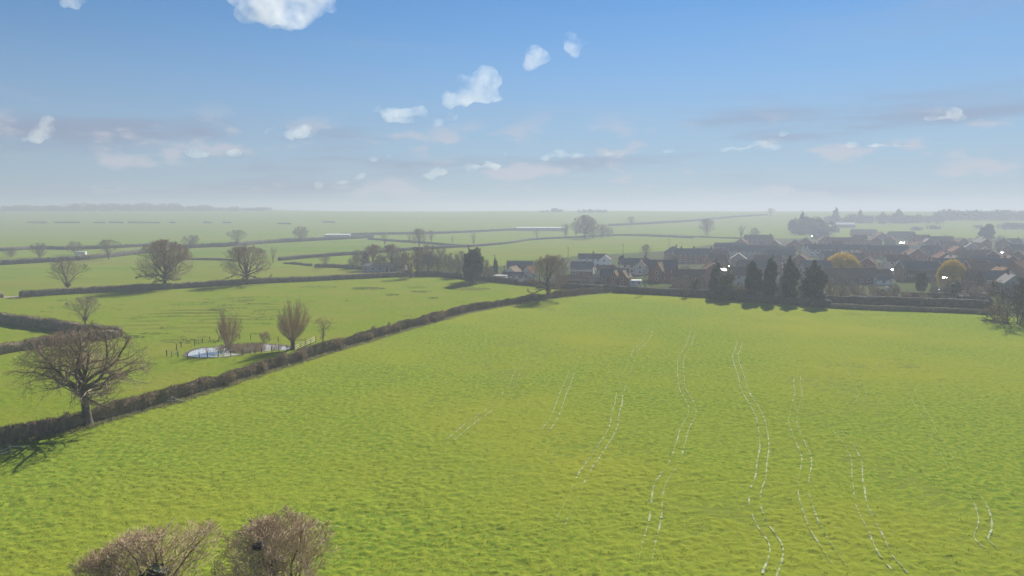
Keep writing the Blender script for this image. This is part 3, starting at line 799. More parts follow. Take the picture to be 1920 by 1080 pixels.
# ------------------------------------------------------------------ trees one can tell apart
T = 'tree'
place('hero_oak', 'oak_tree', 'large bare oak with twisting limbs in the diagonal hedge, nearest whole tree', T, 166, 797, 606, 244, rz=0.0)
place('round_oak', 'oak_tree', 'dense round-headed bare oak standing in the straight pasture hedge', T, 308, 541, 449, 104, rz=2.0)
place('spread_oak', 'oak_tree', 'wide bare oak with spreading limbs at the middle of the straight hedge', T, 463, 533, 460, 96, rz=0.4)
place('field_tree', 'bare_tree', 'fine-twigged bare tree at the left end of the straight hedge', T, 128, 548, 487, 72, rz=1.0)
place('field_tree', 'bare_tree', 'small pale bare tree rising from the upper left hedge behind the big oak', T, 160, 610, 556, 62, rz=4.0)
place('spread_oak', 'oak_tree', 'dark bare oak at the bend of the diagonal hedge before the white cottages', T, 1027, 560, 478, 84, rz=3.6)
place('pollard_willow', 'willow_tree', 'broad pollard willow with upright rods at the right end of the pond', T, 549, 655, 566, 70, rz=0.2)
place('twiggy_willow', 'willow_tree', 'slender reddish willow standing in the middle of the pond reeds', T, 430, 656, 584, 46, rz=0.7)
place('small_thorn', 'thorn_tree', 'small bare thorn tree between the willow and the diagonal hedge', T, 605, 643, 593, 38, rz=0.0)
place('bramble_shrub', 'shrub', 'little domed grey shrub on the far bank of the pond', 'shrub', 496, 642, 621, 24)
place('slim_tree', 'bare_tree', 'slim bare tree just right of the spreading oak', T, 512, 492, 463, 22)
place('field_tree', 'bare_tree', 'small bare tree by the low hedge left of the copse', T, 610, 502, 478, 24)
L_ = [(20, 482, 464, 26, 'thicket_tree', 'bushy grey tree at the left edge below the far hedge'),
      (75, 482, 455, 32, 'thicket_tree', 'dark bushy tree in the left hedge gap, taller of the first pair'),
      (143, 477, 452, 34, 'thicket_tree', 'rounded bushy tree above the pale troughs on the left'),
      (204, 486, 449, 44, 'field_tree', 'wide bare tree between the bushy trees and the round oak'),
      (360, 465, 440, 36, 'thicket_tree', 'bushy railway tree just right of the round oak'),
      (445, 461, 431, 38, 'field_tree', 'domed hazy tree on the railway hedge above the spreading oak'),
      (566, 453, 424, 34, 'thicket_tree', 'hazy tree clump on the railway hedge left of the pale shed'),
      (722, 462, 434, 20, 'slim_tree', 'thin hazy tree on the far hedge above the copse'),
      (786, 464, 428, 32, 'spread_oak', 'forked hazy tree on the far hedge, tallest of the middle row'),
      (809, 455, 432, 22, 'field_tree', 'hazy tree just right of the forked one in the middle row'),
      (768, 455, 434, 14, 'slim_tree', 'narrow hazy tree just left of the forked one in the middle row'),
      (848, 459, 442, 8, 'slim_tree', 'thinnest lone hazy sapling of the middle row'),
      (888, 463, 436, 17, 'slim_tree', 'slender lone hazy tree where two far hedges meet'),
      (1007, 450, 429, 15, 'slim_tree', 'narrow dark tree standing before the long white roof'),
      (1060, 443, 419, 18, 'thicket_tree', 'small hazy tree between the white roof and the big clump'),
      (1096, 447, 403, 50, 'round_oak', 'tallest hazy tree of the grey clump in the middle distance'),
      (1080, 444, 416, 26, 'field_tree', 'lower hazy tree at the left side of the grey clump'),
      (1183, 426, 406, 20, 'field_tree', 'lone hazy tree on the far hedge right of the grey clump'),
      (1325, 441, 410, 32, 'spread_oak', 'lone forked hazy tree in the field behind the village roofs'),
      (1390, 447, 422, 28, 'slim_tree', 'bare hazy tree behind the brick roofs, left of a pair'),
      (1413, 447, 427, 22, 'thicket_tree', 'rounded hazy tree behind the brick roofs, right of a pair'),
      (1445, 408, 390, 16, 'field_tree', 'faint bare tree on the skyline end of the far hedge'),
      (1210, 490, 458, 26, 'field_tree', 'grey bare tree behind the white house with grey roofs'),
      (1050, 528, 478, 46, 'thicket_tree', 'purple-grey bare tree behind the dark oak by the cottages')]
for u, v, vt, w, kd, lab in L_:
    place(kd, 'bare_tree', lab, T, u, v, vt, w)
for k, (u, v, vt, w, kd, lab) in enumerate([
      (1112, 446, 416, 34, 'thicket_tree', 'second grey tree of the hazy clump'), (1128, 445, 420, 30, 'thicket_tree', 'third grey tree of the hazy clump'), (1143, 444, 426, 22, 'thicket_tree', 'lowest tree at the right end of the hazy grey clump'),
      (672, 503, 468, 30, 'thicket_tree', 'leftmost grey bare tree of the village copse'), (700, 505, 458, 50, 'spread_oak', 'forked bare tree over the low grey sheds'), (735, 509, 457, 44, 'spread_oak', 'second forked bare tree over the grey sheds'),
      (752, 511, 466, 36, 'thicket_tree', 'grey bushy tree between the sheds and the russet tree'), (800, 513, 458, 50, 'thicket_tree', 'tallest grey bare tree of the copse'), (823, 514, 464, 44, 'thicket_tree', 'grey bare tree right of the tallest in the copse'),
      (845, 514, 474, 38, 'thicket_tree', 'small bare tree in the gap right of the copse'), (862, 519, 470, 38, 'thicket_tree', 'pale bare tree left of the dark evergreen'), (906, 527, 486, 36, 'thicket_tree', 'low bare tree right of the dark evergreen')]):
    place(kd, 'bare_tree', lab, T, u, v, vt, w, group=None)
place('russet_tree', 'bare_tree', 'russet-tinted bare tree at the foot of the copse by the hedge', T, 770, 521, 474, 42)
place('russet_tree', 'bare_tree', 'russet bare tree behind the copse, right of the first russet one', T, 782, 511, 462, 34)
place('holm_tree', 'evergreen_tree', 'broad dark evergreen by the hedge left of the white cottages', T, 888, 531, 464, 50)
place('cypress', 'evergreen_tree', 'pointed evergreen top poking out of the broad dark one', T, 880, 530, 459, 20)
place('cypress', 'evergreen_tree', 'small dark columnar evergreen above the white garage', T, 929, 514, 480, 10)
place('cypress', 'evergreen_tree', 'little dark evergreen at the left of the grey copse', T, 685, 500, 468, 16)
place('cypress', 'cypress_tree', 'dark narrow cypress at the left end of the row facing the field', T, 1342, 557, 482, 25)
place('cypress', 'cypress_tree', 'tall dark cypress, middle of the three by the field edge', T, 1443, 566, 471, 27)
place('ragged_cypress', 'cypress_tree', 'dark cypress between the tallest one and the broadest one', T, 1479, 567, 473, 29)
place('ragged_cypress', 'cypress_tree', 'broadest dark cypress at the right of the three by the field', T, 1525, 570, 481, 40)
place('holm_tree', 'evergreen_tree', 'dull brownish evergreen block left of the three cypresses', T, 1411, 565, 489, 42)
place('olive_bush', 'shrub', 'large olive-yellow bush between the narrow cypress and the brown evergreen', 'shrub', 1368, 563, 505, 66)
place('olive_bush', 'shrub', 'olive bush left of the narrow cypress on the garden edge', 'shrub', 1308, 554, 517, 38)
place('thicket_tree', 'bare_tree', 'brown bare bush under the narrow cypress', T, 1358, 560, 492, 36)
place('slim_tree', 'bare_tree', 'dark pole-like tree by the white caravan', T, 1209, 552, 498, 15)
place('weeping_willow', 'willow_tree', 'yellow weeping willow behind the long brown bungalow', T, 1578, 520, 474, 58)
place('weeping_willow', 'willow_tree', 'yellow weeping willow right of the dark brown house', T, 1783, 541, 487, 46)
place('olive_bush', 'shrub', 'small yellow-green bush between the cypresses', 'shrub', 1502, 520, 502, 16)
place('holm_tree', 'evergreen_tree', 'lone dark round tree at the far right above the brick roofs', T, 1850, 451, 419, 33)
place('holm_tree', 'evergreen_tree', 'dark rounded garden tree before the dark brown house', T, 1727, 549, 509, 26)
place('cypress', 'evergreen_tree', 'small dark conifer beside the low grey garden roofs', T, 1791, 556, 522, 23)
place('dark_tangle', 'bare_tree', 'big brown bush tangle at the right edge of the field', T, 1898, 608, 520, 112, rz=.3)
place('dark_tangle', 'bare_tree', 'second brown bush tangle running out of the right edge', T, 1945, 604, 510, 90, rz=2.3)
place('bramble_shrub', 'shrub', 'low brown bramble where the brown bush meets the field', 'shrub', 1866, 600, 566, 40, rz=1.)
for k, (u, v, vt, w) in enumerate([(1268, 547, 520, 26), (1285, 549, 514, 24), (1330, 556, 530, 26), (1395, 563, 530, 30), (1425, 566, 535, 28), (1460, 567, 530, 24), (1500, 568, 535, 30), (1560, 565, 530, 30), (1580, 565, 525, 34), (1605, 566, 532, 30), (1672, 560, 531, 30), (1655, 566, 545, 26), (1830, 566, 540, 26)]):
    place('thicket_tree', 'bare_tree', 'leafless brown garden bush %s' % ('left of the narrow cypress' if u < 1340 else 'below the cypresses' if u < 1540 else 'before the long brown bungalow' if u < 1640 else 'before the white extension and dark clad house' if u < 1750 else 'before the small dark conifer'), T, u, v, vt, w, group='brown garden bushes at the field edge')
for k, (u, v, vt, w) in enumerate([(1165, 500, 478, 16), (1180, 500, 482, 14), (1232, 506, 488, 14), (1290, 480, 466, 14), (1395, 520, 505, 18), (1560, 480, 462, 12), (1650, 520, 507, 14), (1640, 475, 460, 14), (1830, 500, 488, 18), (1870, 480, 466, 12), (1760, 470, 456, 12)]):
    place('holm_tree', 'evergreen_tree', 'small dark evergreen %s, %s' % (zone(u, v), depth_word(v)), T, u, v, vt, w, group='small dark evergreens among the village houses')
for k, (u, v, vt, w) in enumerate([(1230, 548, 540, 16), (1250, 549, 541, 18), (1690, 566, 556, 20), (1750, 567, 556, 22), (1810, 569, 559, 18), (1780, 566, 560, 16), (1710, 566, 557, 14)]):
    place('garden_shrub', 'shrub', 'low green shrub in a back garden behind the tall dark hedge', 'shrub', u, v, vt, w, group='low green garden shrubs')
rg = random.Random(77)
for k in range(95):
    u = rg.uniform(1270, 1915); v = rg.uniform(447, 562)
    if u < 1400 and v < 480: continue
    kd = ('thicket_tree', 'thicket_tree', 'russet_tree', 'field_tree')[k % 4]; w = rg.uniform(2.6, 5.5); hgt = rg.uniform(2.8, 6.5)
    p = P(u, v); s_ = ppm(p)
    place(kd, 'bare_tree', 'leafless %s %s, %s' % ({'thicket_tree': 'grey bush', 'russet_tree': 'russet bush', 'field_tree': 'small tree'}[kd], zone(u, v), depth_word(v)), T, u, v, v - hgt * s_, w * s_, group='leafless trees between the village houses')
for k, (u, v, vt, w) in enumerate([(660, 503, 484, 22), (715, 509, 478, 30), (745, 511, 480, 30), (788, 514, 470, 36), (812, 515, 476, 34), (838, 516, 480, 32), (856, 520, 486, 28), (876, 527, 478, 34), (918, 528, 498, 24)]):
    place('thicket_tree', 'bare_tree', 'grey leafless thicket tree filling the village copse', T, u, v, vt, w, group='thicket trees of the copse')
for k in range(46):
    u = rg.uniform(1545, 1862); v = rg.uniform(547, 567); p = P(u, v); s_ = ppm(p); w = rg.uniform(2.2, 4.6); hgt = rg.uniform(1.4, 3.4)
    place(('bramble_shrub', 'thicket_tree', 'bramble_shrub', 'olive_bush')[k % 4], 'shrub', 'tangled %s behind the tall dark hedge, %s' % (('bramble', 'leafless bush', 'bramble', 'olive bush')[k % 4], zone(u, v)), 'shrub', u, v, v - hgt * s_, w * s_, group='tangled shrubs of the gardens behind the hedge')
gv = random.Random(5)
line_ = catmull([P(*q) for q in HEDGE_MAIN], 1.0)
for k in range(26):
    i = gv.randrange(6, len(line_) - 60); p = Vector((line_[i][0], line_[i][1], 0)); n_ = Vector((-(line_[i + 1][1] - line_[i][1]), line_[i + 1][0] - line_[i][0], 0)).normalized()
    p += n_ * gv.uniform(-.5, 1.8); s_ = gv.uniform(1.6, 2.9)
    plant('bramble_shrub', 'shrub', 'straggling bramble growing through the long diagonal hedge', 'shrub', p, gv.uniform(0, 6), (s_ / 3.6, s_ / 3.6, gv.uniform(1.6, 2.7) / 2.4), 'brambles in the diagonal hedge')
# rank pale grass along the hedge foot
gg = np.random.default_rng(3); ii = gg.integers(0, len(line_) - 1, 5200); tg_ = np.gradient(line_, axis=0); tg_ /= np.linalg.norm(tg_, axis=1)[:, None]
off_ = -0.55 + gg.normal(0, .28, 5200); x_ = line_[ii, 0] - tg_[ii, 1] * off_ + gg.normal(0, .4, 5200); y_ = line_[ii, 1] + tg_[ii, 0] * off_ + gg.normal(0, .4, 5200)
v, f = blades(x_, y_, field_h(x_, y_), gg, .18, .5, nb=6, spread=.2, lean=.5)
tag(link('verge_grass', mesh_from('verge_grass', v, f), mat('rank_grass', (.20, .205, .07), (.30, .28, .14), .7, .95, 0.0, transl=.4)), 'pale rank grass along the near foot of the diagonal hedge', 'grass', kind='stuff')
# the three bare crowns that rise into the bottom of the picture
place('bushy_tree', 'bare_tree', 'dense brown bare treetop at the bottom with a dark nest in it', T, 520, 1150, 972, 245, rz=.5, ground=Vector((-16.5, 47.2, 0)))
place('open_tree', 'bare_tree', 'open bare treetop at the bottom with dark ivy in its middle', T, 276, 1150, 994, 212, rz=1.5, ground=Vector((-25.2, 47.0, 0)))
place('open_tree', 'bare_tree', 'low brown bare treetop cut by the bottom edge, leftmost of three', T, 190, 1150, 1028, 140, rz=2.5, ground=Vector((-28.6, 46.0, 0)))
def ivy_on(root, blobs, n, size):
    v, f = leaf_cloud(5, n, blobs, size, .2)
    o = child('ivy', mesh_from('ivy', v, f), M_ivy, root); return o
for o in list(COL.objects):
    if o.get('label', '').startswith('open bare treetop'):
        ivy_on(o, [(-1.35, -.35, 4.6, .7, 1.6), (-1.4, -.7, 5.8, .55, .9), (-1.0, -.2, 2.7, .7, 1.6)], 1500, .22)
g_ = random.Random(8); m_ = MB(); dn_ = ray(483, 1025); c_ = Vector(dn_ * (43.6 / dn_[1])) + Vector((0, 0, CAM_H))
for k in range(150):
    a, b = g_.uniform(0, 6.28), g_.uniform(0, 6.28); r_ = .3
    p_ = c_ + Vector((math.cos(a) * r_, math.sin(a) * r_, g_.uniform(-.18, .18))); q_ = c_ + Vector((math.cos(a + g_.uniform(.5, 2)) * r_, math.sin(a + g_.uniform(.5, 2)) * r_, g_.uniform(-.2, .2)))
    m_.bar(p_, q_, .016, 3)
tag(link('nest', m_.mesh('nest'), mat('nest_sticks', (.03, .024, .02), (.05, .04, .03), 3.0)), 'dark stick nest in the dense bare treetop', 'nest')

# far woods, hazy on the skyline
def wood(label, blobs_px, n, size, m, seed, name='far_wood', hscale=1.0):
    """a far wood: lumps given as (u, v foot, v top, width px)"""
    bl = []
    g = random.Random(seed)
    for u, v, vt, w in blobs_px:
        p = P(u, v); d0 = ray(u, vt); t = p.y / d0[1]; h = CAM_H + d0[2] * t - p.z; ww = w / ppm(p)
        for k in range(5):
            bl.append((p.x + g.uniform(-.3, .3) * ww, p.y + g.uniform(-.3, .3) * ww, p.z + h * (.36 + .12 * g.random()), ww * g.uniform(.25, .42), h * g.uniform(.38, .52)))
    v, f = leaf_cloud(seed, n, bl, size, .6)
    return tag(link(name, mesh_from(name, v, f), m), label, 'wood', kind='stuff')
M_far = mat('far_trees', (0.055, 0.055, 0.042), (0.085, 0.08, 0.06), .03, .95, .1)
wood('dark hazy wood of rounded trees behind the village, left of the skyline conifers', [(1490, 437, 406, 26), (1510, 438, 402, 30), (1530, 438, 404, 30), (1548, 440, 412, 24), (1500, 440, 415, 34), (1535, 441, 418, 34)], 5000, 2.2, M_far, 51)
wood('long flat-topped hazy wood on the skyline at the far right', [(1770 + k * 17, 412, 391 + (k % 3), 34) for k in range(12)] + [(1765, 412, 395, 20)], 7000, 3.2, M_far, 52)
wood('hazy belt of trees on the skyline behind the village', [(1600 + k * 16, 418, 398 + (k * 7) % 5, 26) for k in range(11)] + [(1555, 420, 402, 30), (1570, 421, 405, 30), (1590, 421, 403, 26)], 6000, 2.6, M_far, 53)
wood('faint wooded ridge with village trees on the left skyline', [(8 + k * 14, 396, 385 - (k * 5) % 4 - (4 if 8 < k < 24 else 0) + (4 if k > 28 else 0), 22) for k in range(36)], 15000, 3.4, M_far, 54)
wood('faint low tree line on the middle of the skyline', [(1018 + k * 9, 398, 394.5 - (k % 3), 10) for k in range(3)] + [(1041, 398, 389, 16), (1050, 398, 391, 12)] + [(1086 + k * 7, 399, 393 - (k % 2), 9) for k in range(8)], 2200, 2.6, M_far, 55)
wood('low hazy bushes below the far right wood', [(1880 + k * 12, 430, 415 + (k % 2) * 2, 22) for k in range(5)] + [(1835, 428, 421, 20), (1750, 430, 421, 22), (1720, 432, 424, 22)], 2600, 2.0, M_far, 56)
for k, (u, v, vt, w) in enumerate([(1566, 420, 386, 13), (1612, 418, 390, 10), (1503, 436, 392, 12), (1684, 418, 389, 16), (1655, 419, 395, 12)]):
    place('cypress', 'far_conifer', ['tall faint conifer on the skyline behind the village, tallest of its row', 'slim faint conifer on the skyline right of the tallest', 'faint conifer top above the rounded dark wood', 'broad faint conifer on the skyline, rightmost of the row', 'small faint conifer between the slim and the broad ones'][k], T, u, v, vt, w)
# ------------------------------------------------------------------ the village
W_white = mat('white_render', (0.74, 0.73, 0.70), (0.82, 0.81, 0.78), 0.8, 0.9, 0.0)
W_cream = mat('cream_render', (0.58, 0.54, 0.46), (0.66, 0.62, 0.54), 0.8, 0.9, 0.0)
W_grey = mat('grey_render', (0.30, 0.30, 0.29), (0.38, 0.37, 0.36), 0.8, 0.9, 0.0)
W_brick = mat('red_brick', (0.235, 0.105, 0.070), (0.32, 0.155, 0.105), 2.5, 0.9, 0.0, bump=0.01, bscale=8)
W_brown = mat('brown_brick', (0.20, 0.125, 0.092), (0.27, 0.175, 0.13), 2.5, 0.9, 0.0, bump=0.01, bscale=8)
W_wood = mat('weathered_boards', (0.09, 0.065, 0.045), (0.14, 0.105, 0.075), 2.0, 0.9, 0.0, stretch=(6, 6, 0.6))
R_slate = mat('slate_roof', (0.12, 0.108, 0.104), (0.18, 0.163, 0.155), 1.2, 0.9, 0.08, stretch=(1, 1, 4), bump=0.02, bscale=3)
R_brown = mat('brown_tile_roof', (0.165, 0.108, 0.08), (0.235, 0.16, 0.118), 1.2, 0.9, 0.0, stretch=(1, 1, 4), bump=0.02, bscale=3)
R_red = mat('clay_tile_roof', (0.15, 0.075, 0.05), (0.21, 0.115, 0.08), 1.2, 0.9, 0.0, stretch=(1, 1, 4), bump=0.02, bscale=3)
R_tan = mat('tan_tile_roof', (0.20, 0.155, 0.11), (0.27, 0.215, 0.16), 1.2, 0.9, 0.0, stretch=(1, 1, 4), bump=0.02, bscale=3)  # paler tan tiles than the other roofs
M_paint = mat('white_paint', (0.74, 0.74, 0.72), rough=0.5)
M_glass = mat('window_glass', (0.03, 0.035, 0.04), rough=0.06, spec=0.6)
M_roofglass = mat('glasshouse_pane', (0.55, 0.6, 0.62), rough=0.12, spec=0.8)
M_doorp = mat('door_paint', (0.07, 0.05, 0.04), (0.09, 0.07, 0.05), 1.0, 0.6)
M_tin = mat('pale_tin_roof', (0.42, 0.43, 0.44), (0.50, 0.51, 0.52), 0.3, 0.8, 0.05)
M_pot = mat('chimney_pot', (0.24, 0.12, 0.08), rough=0.9)
M_clad = mat('dark_cladding', (0.045, 0.040, 0.042), (0.07, 0.062, 0.06), 1.0, 0.8, 0.3)

WCACHE = {}
def win_meshes(w, h):
    k = (round(w, 2), round(h, 2))
    if k not in WCACHE:
        f = MB(); t = .09
        f.box(-w / 2, w / 2, -.06, 0, 0, t); f.box(-w / 2, w / 2, -.06, 0, h - t, h)
        f.box(-w / 2, -w / 2 + t, -.055, 0, t, h - t); f.box(w / 2 - t, w / 2, -.055, 0, t, h - t)
        n = max(1, int(round(w / .75)))
        for j in range(1, n):
            x = -w / 2 + w * j / n; f.box(x - .04, x + .04, -.05, 0, t, h - t)
        p = MB(); p.box(-w / 2 + t, w / 2 - t, -.02, .005, t, h - t)
        me, pe = f.mesh('window'), p.mesh('pane'); me.materials.append(M_paint); pe.materials.append(M_glass)
        WCACHE[k] = (me, pe)
    return WCACHE[k]
def window(root, x, y, z, rz, w=1.3, h=1.2):
    me, pe = win_meshes(w, h)
    o = child('window', me, None, root, (x, y, z), rz); child('pane', pe, None, o); return o
def block(root, dx, dy, rz, L, D, he, hr, wall, roof, front=2, storeys=2, gables=1, chimneys=(), door=True, barge=False, ww=1.3, wh=1.15, hip=False, z0=0.0, ridge_glow=None, back=False, over=.32):
    """a gabled block: ridge along its own x, front towards -y"""
    c, s = math.cos(rz), math.sin(rz)
    def tr(x, y): return (dx + x * c - y * s, dy + x * s + y * c)
    m = MB(); x, y = L / 2, D / 2; b = -.3
    hx = D / 2 if hip else 0
    vs = [(-x, -y, b), (x, -y, b), (x, y, b), (-x, y, b), (-x, -y, he), (x, -y, he), (x, y, he), (-x, y, he)]
    fs = [(0, 1, 5, 4), (2, 3, 7, 6)]
    if hip: fs += [(1, 2, 6, 5), (3, 0, 4, 7), (4, 5, 6, 7)]
    else:
        vs += [(x, 0, hr - .12), (-x, 0, hr - .12)]; fs += [(1, 2, 6, 8, 5), (3, 0, 4, 9, 7)]
    m.add(vs, fs)
    child('wall', m.mesh('wall'), wall, root, (dx, dy, z0), rz)
    r = MB(); k = over; e = he - k * (hr - he) / y; t = .16
    X = x + .22
    if hip:
        X = x + k
        r.slab([(-X, -y - k, e), (X, -y - k, e), (x - hx, 0, hr), (-x + hx, 0, hr)], t); r.slab([(X, y + k, e), (-X, y + k, e), (-x + hx, 0, hr), (x - hx, 0, hr)], t)
        r.slab([(X, -y - k, e), (X, y + k, e), (x - hx, 0, hr)], t); r.slab([(-X, y + k, e), (-X, -y - k, e), (-x + hx, 0, hr)], t)
    else:
        r.slab([(-X, -y - k, e), (X, -y - k, e), (X, 0, hr), (-X, 0, hr)], t); r.slab([(X, y + k, e), (-X, y + k, e), (-X, 0, hr + .002), (X, 0, hr + .002)], t)
        r.bar((-X, 0, hr - .02), (X, 0, hr - .02), .11, 6)
    child('roof', r.mesh('roof'), roof, root, (dx, dy, z0), rz)
    if barge:
        for sx in (-1, 1):
            q = MB()
            for sy in (-1, 1):
                q.slab([(sx * (X + .01), sy * (y + k), e + .03), (sx * (X + .07), sy * (y + k), e + .03), (sx * (X + .07), 0, hr + .03), (sx * (X + .01), 0, hr + .03)][::1 if sx * sy > 0 else -1], .3)
            child('bargeboard', q.mesh('bargeboard'), M_paint, root, (dx, dy, z0), rz)
    sh = he / storeys
    for lv in range(storeys):
        for j in range(front):
            wx = -L / 2 + L * (j + .5) / front; wz = lv * sh + sh * .36
            if door and lv == 0 and j == front // 2:
                d = MB(); d.box(-.48, .48, -.05, 0.0, 0, 2.0); px, py = tr(wx, -y - .003); child('door', d.mesh('door'), M_doorp, root, (px, py, z0 + .02), rz); continue
            if wz + wh > he - .1: continue
            px, py = tr(wx, -y - .003); window(root, px, py, z0 + wz, rz, min(ww, L / front * .7), wh)
        if gables:
            for sx in (-1, 1):
                wz = lv * sh + sh * .36
                px, py = tr(sx * (x + .003), 0); window(root, px, py, z0 + wz, rz + sx * math.pi / 2, 1.0, wh)
    for cx_ in chimneys:
        q = MB(); q.box(-.42, .42, -.3, .3, hr - .5, hr + 1.0).box(-.48, .48, -.36, .36, hr + 1.0, hr + 1.12)
        px, py = tr(cx_ * L / 2, 0.05); ch = child('chimney', q.mesh('chimney'), W_brown if wall is not W_white else W_grey, root, (px, py, z0), rz)
        q = MB()
        for sx in (-.2, .2): q.bar((sx, 0, hr + 1.12), (sx, 0, hr + 1.5), .12, 7, .1)
        child('chimney_pot', q.mesh('chimney_pot'), M_pot, ch)
def house(label, u, vr, hr, rz, blocks, name='house', cat='house'):
    p = P(u, vr, hr); g = float(terrain(p.x, p.y))
    root = thing(name, label, cat, (p.x, p.y, g), R(rz))
    for b in blocks: block(root, **b)
    return root
def B(L, D, he, hr, wall, roof, dx=0, dy=0, rz=0, **k): return dict(dx=dx, dy=dy, rz=R(rz), L=L, D=D, he=he, hr=hr, wall=wall, roof=roof, **k)

house('white cottage with pale sunlit side roof, just right of the white garage', 962, 499, 5.8, 66, [B(7.5, 5.4, 3.4, 5.8, W_white, R_tan, front=2, storeys=1, door=False),
      B(6.5, 5.0, 3.3, 5.9, W_white, R_red, dx=2.4, dy=-6.6, front=1, storeys=1, door=False), B(9, 4.4, 2.3, 3.7, W_white, R_slate, dx=-4.4, dy=-2.0, rz=-66, front=3, storeys=1)], 'cottage')
house('long low dark roofed outbuilding behind the white cottage', 975, 489, 4.8, -3, [B(13, 6, 2.6, 4.8, W_brown, R_slate, front=4, storeys=1)], 'outbuilding', 'outbuilding')
house('long white cottage with a dark roof and one central chimney', 1111, 475.5, 7.2, -6, [B(15, 6, 4.9, 7.2, W_white, R_slate, front=5, storeys=2, chimneys=(.05,)), B(5, 5.5, 4.7, 6.8, W_white, R_slate, dx=6.6, dy=-3.4, rz=76, front=1, storeys=2, door=False)], 'cottage')
house('grey roofed house with a white gable below the long white cottage', 1092, 490, 6.2, -10, [B(10.5, 7, 3.6, 6.2, W_white, R_slate, front=3, storeys=1), B(10, 3.2, 2.2, 3.0, W_brown, R_slate, dy=-5.2, front=3, storeys=1, gables=0)])
house('low brown weatherboarded barn behind the dark oak', 1072, 516, 4.0, -4, [B(13, 5.5, 2.3, 4.0, W_wood, R_brown, front=3, storeys=1)], 'barn', 'barn')
house('low brown shed row between the barn and the red brick house', 1118, 519, 3.6, -6, [B(9.5, 5, 2.2, 3.6, W_brown, R_brown, front=2, storeys=1)], 'shed', 'shed')
house('red brick house with two small front gables, one roof slope brightly lit', 1152, 503, 7.0, -6, [B(11, 6.4, 4.3, 7.0, W_brick, R_slate, front=4, storeys=2, chimneys=(-.2,)),
      B(6.4, 3.6, 4.0, 6.4, W_brick, R_tan, dx=.6, dy=-2.4, rz=70, front=1, storeys=2, door=False), B(6.6, 4.0, 4.0, 6.6, W_brick, R_tan, dx=3.9, dy=-2.4, rz=70, front=1, storeys=2, door=False), B(7.5, 4, 2.4, 3.6, W_brick, R_tan, dx=-6.6, dy=-2.2, front=3, storeys=1)])
house('white house with mixed grey roofs behind the red brick house', 1190, 484, 7.4, -4, [B(13, 7, 4.8, 7.4, W_cream, R_slate, front=4, storeys=2, chimneys=(.75,)), B(7, 5, 4.4, 6.8, W_cream, R_brown, dx=2.6, dy=-3.2, rz=78, front=1, door=False)])
house('small cream bungalow beside the tall grey tree', 1135, 497, 4.6, 8, [B(9, 6, 2.5, 4.6, W_cream, R_brown, front=3, storeys=1)], 'bungalow', 'bungalow')
house('tall brick house with a steep dark roof and one bright lit slope', 1243, 487, 9.0, -8, [B(12, 8, 5.2, 9.0, W_brick, R_slate, front=3, storeys=2, chimneys=(.9,)), B(8, 4.6, 5.0, 8.4, W_brick, R_tan, dx=-1.4, dy=-3.6, rz=68, front=1, storeys=2, door=False)])
house('brick house with a catslide roof right of the tall brick one', 1292, 505, 7.0, -8, [B(12, 8, 4.4, 7.0, W_brick, R_brown, front=4, storeys=2, chimneys=(-.8,))])
house('long brick terrace with a dark roof and three chimneys', 1312, 466, 8.2, -4, [B(26, 7.5, 5.0, 8.2, W_brick, R_slate, front=9, storeys=2, chimneys=(-.8, -.25, .5))], 'terrace', 'terrace')
house('hipped dark house at the left of the long brick terrace', 1263, 462, 8.0, -12, [B(11, 9, 5.0, 8.0, W_brown, R_slate, front=3, storeys=2, hip=True, chimneys=(.3,), gables=0)])
house('wide dark roofed terrace above the narrow cypress', 1412, 460, 8.0, -3, [B(31, 8, 5.0, 8.0, W_grey, R_slate, front=10, storeys=2)], 'terrace', 'terrace')
house('brown roofed pair of houses on the skyline side of the terrace', 1422, 440, 8.6, -8, [B(24, 9, 5.0, 8.6, W_brown, R_brown, front=6, storeys=2, chimneys=(.85,)), ])
house('brown gabled house just left of the brown roofed pair', 1391, 447, 8.2, 62, [B(11, 9, 5.0, 8.2, W_brown, R_brown, front=3, storeys=2)])
house('dark low row in front of the brown roofed pair', 1368, 455, 7.6, -4, [B(20, 7, 4.9, 7.6, W_brown, R_slate, front=6, storeys=2)], 'terrace', 'terrace')
house('red brick gabled house above the gap between the cypresses', 1490, 449, 8.2, 72, [B(10, 11, 4.8, 8.2, W_brick, R_brown, front=3, storeys=2, barge=True)])
house('brown house with a white edged gable at the head of the sparkling street', 1512, 445, 8.4, 60, [B(9, 9, 5.0, 8.4, W_brown, R_brown, front=3, storeys=2, barge=True)])
house('plain brick semi left of the sparkling street', 1460, 468, 7.8, -2, [B(14, 8, 4.9, 7.8, W_brown, R_slate, front=4, storeys=2)])
house('low brick house behind the middle cypress', 1420, 487, 7.2, -4, [B(17, 8, 4.4, 7.2, W_brown, R_slate, front=5, storeys=2)])
house('pale rendered terrace with a long dark roof over the yellow willow', 1573, 458, 8.0, -3, [B(40, 8, 5.0, 8.0, W_cream, R_slate, front=12, storeys=2)], 'terrace', 'terrace')
house('brick terrace with a white edged gable right of the pale terrace', 1661, 460, 8.2, -3, [B(26, 8, 5.0, 8.2, W_brick, R_slate, front=8, storeys=2, barge=True)], 'terrace', 'terrace')
house('small brick house with white bargeboards standing over the terraces', 1640, 443, 7.8, 84, [B(9, 9, 4.8, 7.8, W_brick, R_brown, front=3, storeys=2, barge=True)])
house('brown roofed row left of the white edged gable, high in the village', 1580, 445, 7.8, -5, [B(30, 8, 4.8, 7.8, W_brown, R_brown, front=8, storeys=2)], 'terrace', 'terrace')
